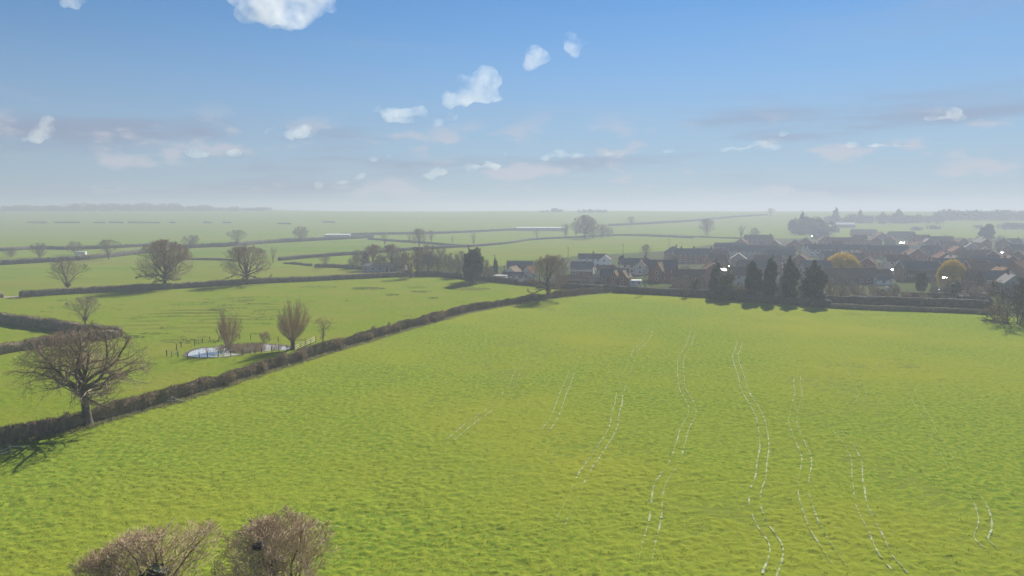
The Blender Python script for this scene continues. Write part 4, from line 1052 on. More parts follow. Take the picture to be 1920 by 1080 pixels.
house('long brown bungalow with a white end extension, nearest the field', 1594, 502, 6.4, -4, [B(21, 8.5, 2.7, 6.4, W_brown, R_brown, front=7, storeys=1, chimneys=(.55,)), B(6.0, 7.6, 2.7, 5.9, W_white, R_brown, dx=12.9, front=2, storeys=1, door=False), B(5, 3.6, 2.4, 4.0, W_white, R_slate, dx=10.4, dy=-5.8, front=1, storeys=1, door=False)], 'bungalow', 'bungalow')
house('dark brown clad house with a broad white window band', 1723, 489, 8.4, -3, [B(16, 8.5, 5.4, 8.4, W_brown, R_slate, front=5, storeys=2, barge=True, ww=2.4), B(14.4, .8, 5.0, 5.3, M_clad, R_slate, dy=-4.3, front=4, storeys=1, door=False, gables=0, ww=3.0, wh=1.0)])
house('brick row with a dark roof right of the dark clad house', 1803, 484, 8.0, -4, [B(24, 8, 5.0, 8.0, W_brown, R_slate, front=8, storeys=2)], 'terrace', 'terrace')
house('brick gabled house in the middle right of the village', 1797, 461, 8.0, 78, [B(10, 10, 4.8, 8.0, W_brick, R_brown, front=3, storeys=2, chimneys=(-.4,))])
house('brick house with a red roof behind the middle right gable', 1760, 443, 8.0, -6, [B(22, 8, 4.8, 8.0, W_brick, R_brown, front=6, storeys=2, chimneys=(-.7,))], 'terrace', 'terrace')
house('little brick house with a steep gable over the dark clad house', 1714, 466, 7.8, 84, [B(9, 9.5, 4.6, 7.8, W_brick, R_brown, front=3, storeys=2, barge=True)])
house('white edged brick house at the right below the round tree', 1865, 470, 8.0, 50, [B(11, 9, 4.8, 8.0, W_brown, R_brown, front=3, storeys=2, barge=True)])
house('brick house with a tall gable under the lone round tree', 1882, 446, 8.6, 52, [B(12, 10, 5.0, 8.6, W_brown, R_tan, front=3, storeys=2, barge=True, chimneys=(.6,))])
house('brown house at the right edge with a pale gable line', 1915, 470, 8.0, 40, [B(11, 9, 4.8, 8.0, W_brick, R_brown, front=3, storeys=2, barge=True)])
house('red roofed house at the right edge above the brown bush', 1912, 488, 7.6, 30, [B(13, 9, 4.6, 7.6, W_brick, R_red, front=4, storeys=2)])
house('brick semi right of the yellow willow by the dark row', 1858, 494, 7.4, -4, [B(12, 8, 4.6, 7.4, W_brick, R_brown, front=4, storeys=2)])
house('low grey roofed garden building beside the small dark conifer', 1822, 521, 3.8, -3, [B(15, 6, 2.4, 3.8, W_wood, R_slate, front=4, storeys=1)], 'outbuilding', 'outbuilding')
house('low dark sheds with white glints inside the bare copse', 722, 493, 4.2, -4, [B(21, 7, 2.9, 4.2, W_grey, R_slate, front=6, storeys=1)], 'shed', 'shed')
house('hazy brown house far back by the skyline conifers', 1690, 434, 8.0, -4, [B(26, 9, 4.8, 8.0, W_brown, R_brown, front=6, storeys=2)])
house('hazy house with a pale metallic roof far back in the village', 1585, 417, 7.6, -16, [B(26, 14, 4.6, 7.6, W_grey, M_tin, front=6, storeys=2)])
house('hazy low house left of the pale metallic roof', 1556, 425, 7.2, 8, [B(22, 9, 4.6, 7.2, W_brown, R_brown, front=6, storeys=2)])
house('hazy dark row below the pale metallic roof', 1620, 430, 7.6, -4, [B(28, 9, 4.8, 7.6, W_brown, R_slate, front=7, storeys=2)], 'terrace', 'terrace')
house('small grey house behind the yellow willow on the right', 1842, 478, 7.8, -8, [B(13, 8, 4.8, 7.8, W_grey, R_slate, front=4, storeys=2)])

# the packed roofs behind: houses nothing in the photograph tells apart
FILL = [(1345, 478, 9, 8), (1385, 474, 12, 8), (1440, 478, 12, 8), (1335, 492, 9, 7), (1395, 500, 10, 7), (1475, 462, 9, 8), (1502, 476, 10, 8), (1530, 488, 12, 8), (1545, 443, 12, 8), (1612, 441, 12, 8), (1720, 452, 14, 8), (1745, 460, 10, 8),
        (1775, 452, 12, 8), (1822, 455, 12, 8), (1838, 468, 11, 8), (1770, 472, 12, 8), (1682, 478, 11, 8), (1842, 447, 13, 8), (1905, 458, 11, 8), (1870, 484, 10, 8), (1670, 443, 14, 8), (1725, 440, 16, 9), (1880, 500, 11, 8), (1540, 434, 14, 9), (1650, 436, 14, 9),
        (1558, 470, 10, 7), (1600, 474, 9, 7), (1628, 482, 9, 7), (1700, 486, 8, 7), (1740, 447, 10, 7), (1755, 489, 9, 7), (1788, 478, 9, 7), (1812, 470, 9, 7), (1832, 489, 9, 7), (1850, 461, 9, 7), (1862, 507, 9, 6.5), (1893, 478, 9, 7), (1900, 447, 10, 7), (1802, 446, 10, 7), (1568, 452, 9, 7), (1520, 457, 9, 7), (1455, 450, 9, 7), (1350, 470, 9, 7), (1896, 513, 9, 6.5), (1835, 505, 8, 6.5)]
for k, (u, vr, L, D) in enumerate(FILL):
    rz = [-4, 72, -8, 84, 3, -3, 58][k % 7]
    wl_, rf = [(W_brick, R_brown), (W_brown, R_slate), (W_cream, R_brown), (W_brick, R_red), (W_brown, R_brown), (W_grey, R_slate)][k * 5 % 6]
    lab = '%s house, %s roof, %s on, %s, %s' % ({'white_render': 'white', 'cream_render': 'cream', 'grey_render': 'grey', 'red_brick': 'red brick', 'brown_brick': 'brown brick'}[wl_.name], {'slate_roof': 'slate', 'brown_tile_roof': 'brown', 'clay_tile_roof': 'reddish'}[rf.name], 'gable' if abs(rz) > 30 else 'broadside', zone(u, vr), depth_word(vr + 20).replace('half-way down the village', 'mid-village').replace('high in the hazy village', 'high up'))
    r = house(lab, u, vr, 7.8, rz, [B(L, D, 4.9, 7.8, wl_, rf, front=3, storeys=2, barge=k % 3 == 0, chimneys=((-.6,), (.7,), ())[k % 3])])
    r['group'] = 'packed houses of the hazy village'

# white garage with a flat roof
p = P(938, 529); root = thing('garage', 'small white flat roofed garage at the corner of the pasture', 'garage', p, R(-5))
child('wall', MB().box(-2.6, 2.6, 0, 5.5, -.2, 2.5).mesh('wall'), W_white, root); child('roof', MB().box(-2.8, 2.8, -.2, 5.7, 2.503, 2.66).mesh('roof'), W_grey, root)
child('door', MB().box(-1.3, 1.3, -.06, -.003, 0, 2.1).mesh('door'), M_paint, root)

# white caravan
p = P(1187, 537); root = thing('caravan', 'white static caravan on a drive below the red brick house', 'caravan', p, R(-4))
m = MB(); L2 = 3.3
prof = [(-1.1, .45), (1.1, .45), (1.18, .9), (1.1, 2.45), (.8, 2.62), (-.8, 2.62), (-1.1, 2.45), (-1.18, .9)]
vs = [(-L2, y, z) for y, z in prof] + [(L2, y, z) for y, z in prof]; k = len(prof)
m.add(vs, [tuple(range(k)), tuple(range(2 * k - 1, k - 1, -1))] + [(i, k + i, k + (i + 1) % k, (i + 1) % k)[::-1] for i in range(k)])
child('body', m.mesh('body'), M_paint, root)
for x in (-2.1, 0, 2.1): window(root, x, -1.19, 1.25, 0, 1.25, .8)
for x in (-.5, .5):
    m = MB(); m.bar((x, -1.05, .33), (x, -.8, .33), .33, 12); child('wheel', m.mesh('wheel'), mat('tyre', (.02, .02, .02), rough=.9), root)

# cars parked in the village
M_tyre = MATS['tyre']; M_carg = mat('car_glass', (.02, .025, .03), rough=.04, spec=.7)
CARP = {'white': mat('white_car_paint', (.7, .7, .7), rough=.18, spec=.6), 'silver': mat('silver_car_paint', (.45, .46, .47), rough=.2, metal=.6), 'dark': mat('dark_car_paint', (.03, .035, .045), rough=.12, spec=.6), 'red': mat('red_car_paint', (.35, .03, .025), rough=.15, spec=.6)}
def car_meshes():
    def ext(prof, hw, top_in=0.0):
        k = len(prof); zmax = max(z for x, z in prof); m = MB()
        vs = [(x, -hw + top_in * (z / zmax) ** 3, z) for x, z in prof] + [(x, hw - top_in * (z / zmax) ** 3, z) for x, z in prof]
        return m.add(vs, [tuple(range(k)), tuple(range(2 * k - 1, k - 1, -1))] + [(i, k + i, k + (i + 1) % k, (i + 1) % k)[::-1] for i in range(k)])
    body = ext([(-2.1, .3), (2.05, .3), (2.12, .55), (2.0, .78), (1.05, .92), (-1.75, .98), (-2.1, .85)], .86, .05)
    body.slab([(-1.35, -.6, 1.47), (.15, -.6, 1.47), (.15, .6, 1.47), (-1.35, .6, 1.47)], .04)
    cabin = ext([(-1.8, .93), (1.0, .9), (.2, 1.42), (-1.4, 1.42)], .78, .16)
    wh = MB(); wh.bar((0, -.1, 0), (0, .1, 0), .32, 12)
    return body.mesh('body'), cabin.mesh('cabin'), wh.mesh('wheel')
cb, cc, cw = car_meshes()
def car(colr, label, u, v, rz, group=None):
    p = P(u, v); root = thing('parked_car', label, 'car', p, R(rz), group)
    me = bpy.data.meshes.get('body_' + colr) or cb.copy(); me.name = 'body_' + colr
    if not me.materials: me.materials.append(CARP[colr])
    child('body', me, None, root); child('cabin', cc, M_carg, root)
    for sx in (-1.25, 1.3):
        for sy in (-.78, .78): child('wheel', cw, M_tyre, root, (sx, sy, .32))
    return root
car('silver', 'silver car parked in the drive below the yellow willow on the right', 1764, 546, 20)
car('white', 'white car parked between the white extension and the dark clad house', 1662, 545, 70)
car('white', 'white van-like car beside the brown bush at the right, parked high', 1903, 507, 10)
car('silver', 'silver car parked by the barn behind the dark oak', 1040, 528, 5)
car('white', 'white car on the drive between the cottages, near the cream bungalow', 1122, 508, 35)
for k, (u, v, c) in enumerate([(1463, 474, 'silver'), (1468, 481, 'white'), (1470, 489, 'silver'), (1463, 496, 'silver'), (1464, 505, 'white'), (1460, 515, 'dark'), (1461, 528, 'silver'), (1466, 467, 'white')]):
    car(c, 'small %s car in the street between the cypresses, %s' % (c, 'up behind them' if v < 480 else 'level with their tops' if v < 500 else 'low between their trunks'), u, v, 80, 'cars in the street between the cypresses')
for k, (u, v, c) in enumerate([(1530, 470, 'white'), (1536, 474, 'silver'), (1600, 449, 'silver'), (1690, 447, 'white'), (1697, 451, 'silver'), (1745, 474, 'silver'), (1752, 478, 'white'), (1770, 470, 'silver'), (1855, 466, 'white'), (1890, 496, 'silver'), (1840, 512, 'silver')]):
    car(c, 'small %s car glinting %s' % (c, zone(u, v)), u, v, [0, 30, 75, 10][k % 4], 'cars glinting among the village roofs')

# glass roofed conservatories and greenhouses: their shallow panes catch the low sun
def glasshouse(label, u, v, L, D, h, rz, group=None, tilt=12):
    p = P(u, v); hv = sdir + (Vector((0, 0, CAM_H)) - p).normalized(); hv.normalize()   # roofs turned so that they flash, like the ones the photograph shows
    tilt = math.degrees(math.acos(hv.z)); rz = math.degrees(math.atan2(hv.x, -hv.y))
    root = thing('greenhouse', label, 'greenhouse', p, R(rz), group)
    m = MB(); hh = h + D * math.tan(R(tilt))
    for x in np.linspace(-L / 2, L / 2, max(3, int(L / 1.2) + 1)):
        m.box(x - .04, x + .04, -.04, .04, 0, h); m.box(x - .04, x + .04, D - .04, D + .04, 0, hh)
    m.box(-L / 2, L / 2, -.045, .045, h - .06, h + .02); m.box(-L / 2, L / 2, D - .045, D + .045, hh - .06, hh + .02)
    child('frame', m.mesh('frame'), M_paint, root)
    n = max(2, int(L / 1.5)); pm = MB().slab([(-L / n / 2 + .03, -.1, h + .05), (L / n / 2 - .03, -.1, h + .05), (L / n / 2 - .03, D, hh + .05), (-L / n / 2 + .03, D, hh + .05)], .03).mesh('roof_pane')
    pm.materials.append(M_roofglass)
    fm = MB().box(-L / n / 2 + .03, L / n / 2 - .03, -.015, .01, .1, h - .1).mesh('wall_pane'); fm.materials.append(M_glass)
    for k in range(n):
        x = -L / 2 + L * (k + .5) / n; child('roof_pane', pm, None, root, (x, 0, 0)); child('wall_pane', fm, None, root, (x, 0, 0))
    return root
glasshouse('long glass lean-to glinting white below the brick terrace', 1301, 492, 8, 1.2, 2.2, -3)
glasshouse('glinting conservatory high between brick roofs, brightest spot of the village', 1690, 461, 4, 1.5, 2.3, 0, tilt=14)
glasshouse('two-bay glinting greenhouse over the red gable, right half of the village', 1736, 478, 4, 1.3, 2.2, 0, tilt=14)
glasshouse('glinting glass porch in front of the dark clad house willow', 1768, 531, 2.2, 1.1, 2.2, 6)
glasshouse('long low glinting glasshouse beside the brown bush at the right', 1864, 537, 4, 1.2, 2.0, -5, tilt=13)
glasshouse('small glinting greenhouse beside the barn behind the dark oak', 1061, 531, 4.6, 2.2, 2.0, 0)
glasshouse('little glinting lean-to next to the olive bushes', 1357, 515, 3.2, 2.0, 2.0, 4)
glasshouse('glinting greenhouse left of the white extension by the yellow willow', 1548, 512, 4, 2.2, 2.0, 5)
for k, (u, v, L) in enumerate([(1415, 495, 4), (1430, 491, 6), (1365, 507, 3), (1660, 531, 6), (1592, 452, 5), (1700, 491, 5), (1876, 480, 6), (1762, 487, 5), (1895, 517, 6), (1172, 508, 3), (1522, 447, 2.2), (1518, 474, 2), (1612, 446, 2.4), (1632, 466, 2), (1655, 474, 2), (1672, 514, 1.8), (1718, 474, 2.2), (1780, 464, 2.2), (1806, 492, 1.8), (1828, 486, 2), (1848, 498, 1.8), (1868, 458, 2.4), (1886, 464, 2.2), (1908, 482, 2), (1402, 505, 1.8), (1660, 458, 2.2), (1540, 460, 2.2)]):  # lean-tos mostly put in to give small sun glints among the roofs
    glasshouse('small glass lean-to added for its sun glint %s, %s' % (zone(u, v), depth_word(v)), u, v, min(2.4, L * .55), 0.9, 2.0, 0, 'glass lean-tos added for glints among the houses', tilt=13)

# sheds with white roofs out along the railway hedge
def longshed(label, u0, u1, v, h, D, dark):
    a, b = P(u0, v), P(u1, v); L = (b - a).length; rz = math.atan2(b.y - a.y, b.x - a.x)
    root = thing('long_shed', label, 'shed', a.lerp(b, .5), rz)
    n = 3
    for k in range(n):
        x0, x1 = -L / 2 + L * k / n + .6, -L / 2 + L * (k + 1) / n - .6
        child('wall', MB().box(x0, x1, 0, D, -.3, h - .5).mesh('wall'), dark, root)
        child('roof', MB().slab([(x0 - .3, -.5, h - .45), (x1 + .3, -.5, h - .45), (x1 + .3, D + .3, h + .6), (x0 - .3, D + .3, h + .6)], .2).mesh('roof'), M_tin, root)
longshed('long low shed with a bright white roof in three lengths by the grey clump', 968, 1061, 433, 4.6, 8, W_grey)
longshed('hazy low shed with a whitish roof on the railway hedge to the left', 607, 656, 446.5, 4.0, 8, W_grey)
# pale cattle troughs / tank
p = P(150, 480); root = thing('field_trailer', 'white boxy trailer parked beyond the dark hedge on the left', 'trailer', p, R(4))
child('body', MB().box(-3.4, 3.4, 0, 2.2, .9, 2.9).mesh('body'), M_paint, root)
for x in (-2, 2): child('wheel', MB().bar((x, .05, .45), (x, .35, .45), .45, 10).mesh('wheel'), M_tyre, root)

# telegraph poles
M_pole = mat('pole_wood', (.10, .085, .07), (.14, .12, .10), 1.0, .9)
POLES = [(927, 503, 477, 'telegraph pole above the small columnar evergreen'), (1065, 492, 463, 'telegraph pole behind the dark oak and the purple-grey tree'), (1168, 481, 457, 'telegraph pole behind the white cottages, left of the lone grey tree'), (1254, 474, 448, 'telegraph pole behind the hipped dark house'), (946, 520, 497, 'short pole beside the white garage')]
for u, v, vt, lab in POLES:
    p = P(u, v); d0 = ray(u, vt); h = CAM_H + d0[2] * p.y / d0[1]
    r = thing('telegraph_pole', lab, 'pole', p, .3)
    child('pole', MB().bar((0, 0, -.3), (0, 0, h), .17, 7, .11).mesh('pole'), M_pole, r)
    child('crossarm', MB().box(-.9, .9, -.06, .06, h - .55, h - .42).mesh('crossarm'), M_pole, r)

# garden fences and walls at the field side of the village
def board_fence(label, a, b, h, m):
    a, b = P(*a), P(*b); L = (b - a).length; rz = math.atan2(b.y - a.y, b.x - a.x)
    r = thing('garden_fence', label, 'fence', a, rz); n = max(1, int(L / 1.83))
    pm = MB(); w = L / n
    for k in range(6): pm.box(.06 + (w - .12) * k / 6, .06 + (w - .12) * (k + .94) / 6, -.02 - .012 * (k % 2), .0, .08, h - .1)
    pm.box(.06, w - .06, -.05, .03, h - .1, h - .04); pm = pm.mesh('fence_panel'); pm.materials.append(m)
    po = MB().box(-.055, .055, -.055, .055, -.2, h + .06).mesh('post'); po.materials.append(m)
    for k in range(n):
        child('fence_panel', pm, None, r, (w * k, 0, 0)); child('post', po, None, r, (w * k, 0, 0))
    child('post', po, None, r, (L, 0, 0))
board_fence('brown board fence in front of the dark clad house', (1690, 558), (1778, 561), 1.9, W_wood)
board_fence('board fence behind the hedge below the barn', (1005, 541), (1075, 542), 1.8, W_wood)
board_fence('dark board fence by the red brick house garden', (1118, 545), (1165, 546), 1.8, W_wood)
board_fence('board fence under the small grey garden buildings', (1812, 565), (1850, 566), 1.8, W_wood)
for lab, u, v, L, D, h, m in [('small dark garden shed behind the fence at the right', 1808, 565, 3, 2.4, 2.2, W_wood), ('garden shed with a pale roof edge left of the brown bush', 1836, 560, 4, 2.6, 2.2, W_wood), ('small dark garden shed under the cypresses', 1404, 566, 2.6, 2.2, 2.1, W_wood), ('low shed below the white cottage', 985, 535, 5, 2.5, 2.1, W_wood), ('garden shed near the tall brick house', 1290, 552, 3, 2.4, 2.2, W_brick)]:
    p = P(u, v); root = thing('garden_shed', lab, 'shed', p, R(-4)); block(root, 0, D / 2, 0, L, D, h - .5, h, m, R_slate, front=1, storeys=1, gables=0, door=True, over=.15)

# the pale path between the two hedges
M_path = mat('pale_path', (.24, .20, .16), (.32, .28, .22), .5, .95, 0.0)
sheet('path', [(1545, 573.6), (1640, 575.4), (1740, 578), (1850, 582.2), (1850, 584.6), (1740, 580.4), (1640, 577.6), (1545, 575.6)], M_path, 0.02)
sheet('gateway', [(-20, 556.5), (36, 554.8), (36, 557.4), (-20, 559.4)], M_path, 0.0)

# ------------------------------------------------------------------ pond, its fence and the field fences
M_water = mat('pond_water', (.44, .44, .42), rough=.04, spec=1.0, bump=.003, bscale=2.0)  # pale base colour stands in for bright sky reflected in the water
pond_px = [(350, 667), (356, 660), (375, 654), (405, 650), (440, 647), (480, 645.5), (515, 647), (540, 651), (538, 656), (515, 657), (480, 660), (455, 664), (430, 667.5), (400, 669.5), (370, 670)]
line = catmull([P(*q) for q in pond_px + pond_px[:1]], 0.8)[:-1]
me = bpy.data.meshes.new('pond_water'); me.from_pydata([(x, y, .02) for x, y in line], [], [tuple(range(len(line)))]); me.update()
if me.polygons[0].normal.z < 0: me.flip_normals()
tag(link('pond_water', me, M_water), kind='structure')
# muddy rim
M_mud = mat('pond_mud', (.055, .045, .03), (.085, .07, .048), 1.2, .9)
c0 = line.mean(0); n = len(line); rim = np.concatenate([line - (line - c0) * .015, line + (line - c0) / np.linalg.norm(line - c0, axis=1)[:, None] * (.5 + .7 * vnoise(np.arange(n) / 4.0, np.zeros(n), seed=4))[:, None]])
v = np.column_stack([rim, np.concatenate([np.full(n, .03), np.full(n, .05)])]); i = np.arange(n); j = (i + 1) % n
me = mesh_from('pond_bank', v, np.stack([i, j, j + n, i + n], 1))
tag(link('pond_bank', me, M_mud), kind='structure')
# reeds
g = np.random.default_rng(14); q = []
while len(q) < 300:
    u, v_ = g.uniform(352, 540), g.uniform(645, 669)
    dens = .03 if u < 408 else (.2 if u < 425 else (.8 if u < 495 else .22))
    if v_ > 662 and u < 450: dens *= .1
    if g.random() > dens: continue
    p = P(u, v_)
    if inside([tuple(x) for x in line], np.array([p.x]), np.array([p.y]))[0]: q.append((p.x, p.y))
q = np.array(q)
v, f = blades(q[:, 0], q[:, 1], np.full(len(q), .04), g, .35, 0.95, nb=8, spread=.35, lean=.18)
tag(link('reeds', mesh_from('reeds', v, f), mat('dry_reed', (.20, .15, .10), (.28, .21, .14), .8, .9, transl=.2)), 'dry brown reeds filling the middle and right of the pond', 'reeds', kind='stuff')

M_post = mat('post_wood', (.075, .065, .05), (.12, .105, .08), 2.0, .95)
M_wire = mat('fence_wire', (.12, .12, .11), rough=.9, spec=0.0)
M_oldrail = mat('bleached_rail', (.34, .32, .27), (.44, .42, .36), 2.0, .9)
def post_fence(label, pts, h, r, wires=(.5, .95), spacing=None, rail=None, jitter=.06, name='post_fence', shift=0.0, cat='fence'):
    q = [P(*p) if not isinstance(p, Vector) else p for p in pts]
    if spacing:
        ln = catmull(q, .5); tg = np.gradient(ln, axis=0); tg /= np.linalg.norm(tg, axis=1)[:, None]; ln = ln + np.stack([-tg[:, 1], tg[:, 0]], 1) * shift
        s = np.concatenate([[0], np.cumsum(np.linalg.norm(np.diff(ln, axis=0), axis=1))]); at = np.arange(0, s[-1], spacing)
        q = [Vector((np.interp(a, s, ln[:, 0]), np.interp(a, s, ln[:, 1]), 0)) for a in at]
    root = thing(name, label, cat, q[0]); g = random.Random(len(q)); o0 = q[0]
    pm = MB().bar((0, 0, -.25), (0, 0, h), r, 6, r * .9).mesh('post'); pm.materials.append(M_post); tops = []
    for p in q:
        d = p - o0; o = child('post', pm, None, root, d); tx, ty = g.gauss(0, jitter), g.gauss(0, jitter); o.rotation_euler = (tx, ty, g.uniform(0, 3)); k = g.uniform(.88, 1.1); o.scale = (1, 1, k); tops.append(d)
    for wz in wires:
        w = MB()
        for a, b in zip(tops, tops[1:]):
            w.bar(a + Vector((0, 0, h * wz)), b + Vector((0, 0, h * wz)), 0.004 if not rail else .05, 3 if not rail else 4)
        child('wire' if not rail else 'rail', w.mesh('wire'), M_wire if not rail else rail, root)
    return root
post_fence('wooden post and wire fence along the near bank of the pond', [(313, 668), (334, 671), (352, 671.5), (374, 671), (389, 670), (409, 669), (433, 669), (455, 666), (478, 663.5), (490, 662), (510, 660.5), (523, 659), (538, 657)], 1.25, .09, cat='fence')
post_fence('wooden post and wire fence along the far bank of the pond', [(313, 667), (331, 656), (340, 651), (365, 648), (380, 643), (394, 640), (410, 639), (450, 637), (470, 636.5), (505, 639), (522, 641), (548, 648)], 1.25, .09)
post_fence('thin post and wire fence along the foot of the diagonal hedge', HEDGE_MAIN[1:-1], 1.15, .055, wires=(.45, .7, .95), spacing=3.4, shift=-.75, jitter=.08)
# pale rail fence at the pond's right end
a, b = P(553, 659), P(592, 641); root = thing('rail_fence', 'yellowish wooden rail fence between the pond and the diagonal hedge', 'fence', a); d = b - a
M_rail = mat('new_rail_wood', (.36, .31, .17), (.44, .39, .24), 1.5, .85)
for k in range(5): child('post', MB().bar((0, 0, -.2), (0, 0, 1.35), .09, 6).mesh('post'), M_post if k == 4 else M_rail, root, d * (k / 4))
for z in (.4, .8, 1.2):
    o = child('rail', MB().bar((0, 0, z), (d.x, d.y, z), .07, 4).mesh('rail'), M_rail, root, (0, -.1, 0))
# bleached broken rails and gate at the hedge foot
def broken_rails(label, u, v, pieces, name='broken_rail_fence'):
    p = P(u, v); root = thing(name, label, 'broken fence', p)
    for a, b, nm in pieces: child(nm, MB().bar(a, b, .075 if nm == 'post' else .055, 5).mesh(nm), M_oldrail, root)
broken_rails('bleached broken rail fence at the bottom left corner of the hedge', 20, 852, [((0, 0, -.2), (0, 0, 1.2), 'post'), ((0, 0, .95), (-1.9, -2.4, .15), 'rail'), ((0, 0, 1.0), (1.7, .9, .75), 'rail'), ((0, 0, .5), (-1.7, -2.0, .0), 'rail')])
broken_rails('bleached propped rails at the hedge foot right of the big oak', 322, 756, [((0, 0, -.2), (0, 0, 1.0), 'post'), ((-1.1, -.4, .0), (.05, 0, 1.1), 'rail'), ((0, 0, 1.0), (1.5, .5, .2), 'rail'), ((-.8, -.3, .4), (1.1, .4, .45), 'rail')])
broken_rails('bleached crossed rails at the hedge foot below the thorn tree', 646, 655, [((0, 0, -.2), (0, 0, 1.1), 'post'), ((-1.4, -.5, .0), (.2, 0, 1.2), 'rail'), ((-.1, 0, 1.1), (1.2, .5, .1), 'rail')])
broken_rails('weathered leaning rail gate on the left side of the pond fence', 322, 668, [((0, 0, -.2), (0, 0, 1.2), 'post'), ((.8, .6, -.2), (.9, .7, 1.3), 'post'), ((0, 0, .4), (.9, .7, .8), 'rail'), ((0, 0, 1.0), (.9, .7, .3), 'rail')], 'rail_gate')

# two birds over the right edge of the village
M_bird = mat('bird_dark', (.02, .02, .022), rough=.8)
for k, (u, v, t, lab) in enumerate([(1795, 402, 300, 'small dark bird flying before the far wood, left of two'), (1810, 402.5, 300, 'small dark bird flying before the far wood, right of two')]):
    d = ray(u, v); p = Vector(d * t) + Vector((0, 0, CAM_H)); root = thing('bird', lab, 'bird', p, k * .8)
    m = MB()
    for a, b, r0, r1 in (((-.28, 0, 0), (-.1, 0, .02), .03, .075), ((-.1, 0, .02), (.12, 0, .03), .075, .06), ((.12, 0, .03), (.24, 0, .05), .05, .015)): m.bar(a, b, r0, 8, r1)
    m.slab([(-.5, -.07, 0), (-.25, -.03, 0), (-.25, .03, 0), (-.5, .07, 0)], .01)
    child('body', m.mesh('body'), M_bird, root)
    for s in (-1, 1):
        q = [(-.1, s * .05, .03), (.1, s * .05, .03), (.06, s * .36, .16), (-.04, s * .62, .1), (-.12, s * .34, .14)]
        child('wing', MB().slab(q if s > 0 else q[::-1], .012).mesh('wing'), M_bird, root)
# ------------------------------------------------------------------ clouds
import mathutils.noise as mnoise
def cloud_mat():
    m = bpy.data.materials.new('cloud_vapour'); m.use_nodes = True; N, L = m.node_tree.nodes, m.node_tree.links; N.clear()
    o = N.new('ShaderNodeOutputMaterial'); v = N.new('ShaderNodeVolumePrincipled')
    v.inputs['Color'].default_value = (.96, .96, .97, 1); v.inputs['Anisotropy'].default_value = 0.1
    t = N.new('ShaderNodeTexCoord'); n = N.new('ShaderNodeTexNoise'); n.inputs['Scale'].default_value = 1 / 170.0; n.inputs['Detail'].default_value = 5; n.inputs['Roughness'].default_value = .62
    L.new(t.outputs['Object'], n.inputs['Vector'])
    r = N.new('ShaderNodeMapRange'); r.inputs[1].default_value = .41; r.inputs[2].default_value = .70; r.inputs[3].default_value = 0; r.inputs[4].default_value = CLOUD_DENSITY
    L.new(n.outputs[0], r.inputs[0]); L.new(r.outputs[0], v.inputs['Density'])
    L.new(v.outputs[0], o.inputs['Volume']); return m
CLOUD_DENSITY = 0.0062
M_cloud = cloud_mat()
CD = 5200.0
def cloud(label, blobs, seed, dens=None, vox=26.0):
    """a cumulus: lumps given as (u, v, half width px, half height px), standing CD metres away"""
    g = random.Random(seed); c = np.mean([[b[0], b[1]] for b in blobs], axis=0)
    d0 = ray(*c); C = Vector(d0 * (CD / d0[1])) + Vector((0, 0, CAM_H)); m = MB(); k = CD / FPX
    vs, fs = [], []
    import bmesh
    bm = bmesh.new()
    for u, v, hw, hh in blobs:
        d = ray(u, v); p = Vector(d * (CD / d[1])) + Vector((0, 0, CAM_H)) - C
        for j in range(7):
            a = g.uniform(0, 6.28); q = g.uniform(0, .75) if j else 0
            r = g.uniform(.35, .62) if j else .7
            mt = Matrix.Translation(p + Vector((math.cos(a) * q * hw * k, g.uniform(-.6, .6) * hw * k * .7, math.sin(a) * q * hh * k))) @ Matrix.Diagonal((r * hw * k, r * hw * k * .8, r * hh * k, 1))
            bmesh.ops.create_icosphere(bm, subdivisions=3, radius=1, matrix=mt)
    me = bpy.data.meshes.new('cloud'); bm.to_mesh(me); bm.free()
    o = link('cloud', me, M_cloud, loc=C)
    md = o.modifiers.new('r', 'REMESH'); md.mode = 'VOXEL'; md.voxel_size = vox
    dg = bpy.context.evaluated_depsgraph_get(); ev = o.evaluated_get(dg); nm = bpy.data.meshes.new_from_object(ev)
    o.modifiers.clear(); o.data = nm
    n = len(nm.vertices); co = np.empty(n * 3, np.float32); no = np.empty(n * 3, np.float32)
    nm.vertices.foreach_get('co', co); nm.vertices.foreach_get('normal', no); co, no = co.reshape(-1, 3), no.reshape(-1, 3)
    sz = float(np.mean([b[3] for b in blobs])) * k
    dsp = (fbm(co[:, 0] / sz / 2.2, co[:, 1] / sz / 2.2, co[:, 2] / sz / 2.2, seed=seed, octs=5, rough=.6) - .5) * 2
    co = co + no * (dsp * min(130.0, sz * 1.25))[:, None]
    nm.vertices.foreach_set('co', co.astype(np.float32).ravel()); nm.update()
    nm.materials.clear(); nm.materials.append(M_cloud)
    return tag(o, label, 'cloud')
cloud('big bright white cloud cut off by the top of the picture', [(500, 14, 60, 42), (560, 4, 72, 36), (470, -8, 34, 34), (610, -10, 40, 30), (540, -40, 80, 40)], 1)
cloud('largest mid-sky cumulus, rising in steps to the right', [(838, 193, 22, 11), (858, 180, 26, 15), (884, 166, 28, 20), (908, 148, 26, 20), (930, 146, 18, 12), (885, 190, 48, 10), (925, 184, 26, 8), (905, 170, 24, 16)], 2)
cloud('flat wispy cloud just left of the largest cumulus', [(722, 207, 20, 12), (755, 212, 38, 14), (785, 206, 20, 14)], 3)
cloud('oval white cloud up and right of the largest cumulus', [(995, 108, 30, 18), (1016, 104, 22, 15)], 4)
cloud('small cloud at the upper right end of the diagonal row', [(1075, 86, 22, 17), (1095, 80, 13, 9)], 5)
cloud('small torn cloud under the largest cumulus', [(826, 230, 12, 11), (848, 220, 15, 11)], 6)
cloud('small pointed cloud with two peaks left of the middle', [(545, 252, 14, 12), (570, 246, 30, 15), (580, 235, 12, 12)], 7)
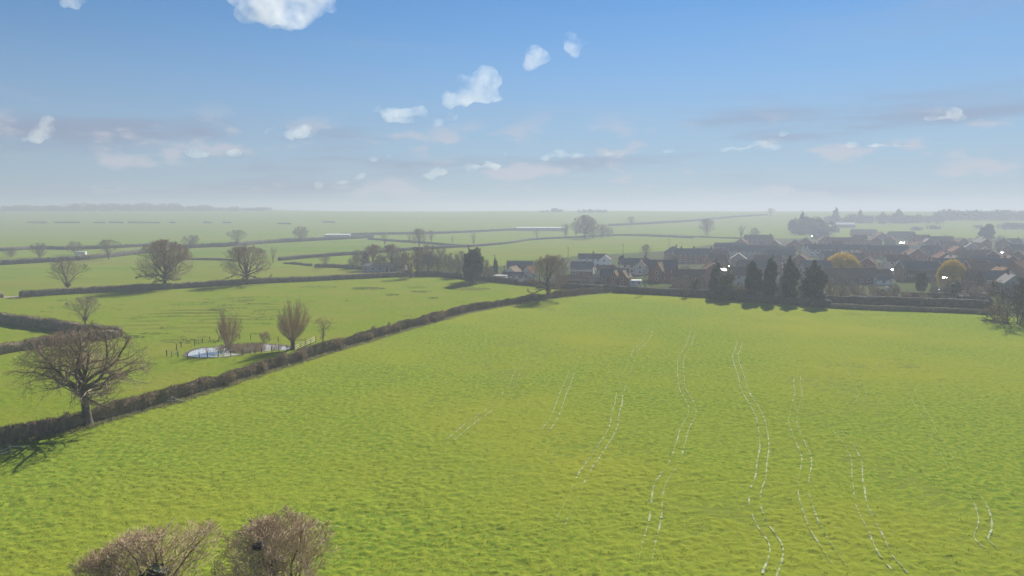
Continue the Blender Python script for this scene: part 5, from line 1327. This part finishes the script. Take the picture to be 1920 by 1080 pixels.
cloud('tiny oblong cloud just left of the two-peaked one', [(496, 248, 11, 6), (512, 241, 12, 6)], 8)
cloud('slanting soft cloud at the far left', [(62, 262, 22, 12), (80, 245, 24, 16), (95, 228, 18, 12)], 9)
cloud('lone small cloud at the right with a flat base', [(1783, 217, 24, 12), (1755, 223, 26, 6), (1800, 222, 12, 6)], 10)
cloud('low wide puffy cloud over the village', [(1358, 281, 16, 8), (1385, 277, 22, 7), (1420, 268, 24, 9), (1450, 277, 22, 8), (1470, 254, 22, 6)], 11)
cloud('low flat cloud strip right of the puffy one', [(1600, 271, 20, 8), (1640, 273, 26, 5), (1690, 276, 28, 4)], 12)
cloud('ragged low cloud over the middle of the far fields', [(1020, 295, 18, 9), (1050, 286, 22, 9), (1078, 292, 24, 8)], 13)
cloud('faint low cloud just right of the ragged one', [(1143, 287, 14, 7), (1165, 289, 10, 6)], 14)
cloud('small low cloud further right of the ragged one', [(1246, 285, 12, 5), (1262, 281, 11, 6), (1272, 285, 7, 4)], 15)
cloud('slanting low cloud below the flat wispy one', [(700, 298, 22, 7), (728, 292, 12, 9)], 16)
cloud('long low broken cloud left of the ragged one', [(800, 328, 22, 8), (830, 322, 20, 9), (885, 315, 22, 7), (930, 310, 20, 7)], 17)
cloud('tiny upright cloud puff right of the long broken one', [(945, 291, 6, 6), (951, 285, 6, 6)], 18)
cloud('lone tiny cloud puff close to the skyline', [(1190, 365, 7, 6), (1196, 358, 5, 6)], 19)
cloud('faint cluster of small puffs low on the left', [(365, 286, 24, 10), (385, 290, 18, 9), (440, 287, 20, 8)], 20)
cloud('faint pinkish puffs just above the left village ridge', [(640, 342, 24, 7), (675, 332, 18, 8), (600, 345, 16, 9)], 21)
cloud('wisp of cloud at the top left corner', [(130, 4, 18, 12), (150, -8, 20, 12)], 22)

# ------------------------------------------------------------------ haze
hm = bpy.data.materials.new('haze_air'); hm.use_nodes = True; N, L = hm.node_tree.nodes, hm.node_tree.links; N.clear()
o_ = N.new('ShaderNodeOutputMaterial'); v_ = N.new('ShaderNodeVolumePrincipled')
v_.inputs['Color'].default_value = HAZE_COL; v_.inputs['Density'].default_value = HAZE_DENSITY; v_.inputs['Anisotropy'].default_value = HAZE_G
L.new(v_.outputs[0], o_.inputs['Volume'])
HZ = MB().box(-9600, 9600, -800, 9600, -34, HAZE_TOP).mesh('haze')
tag(link('haze', HZ, hm), 'thin pale haze over the fields', 'haze', kind='stuff')
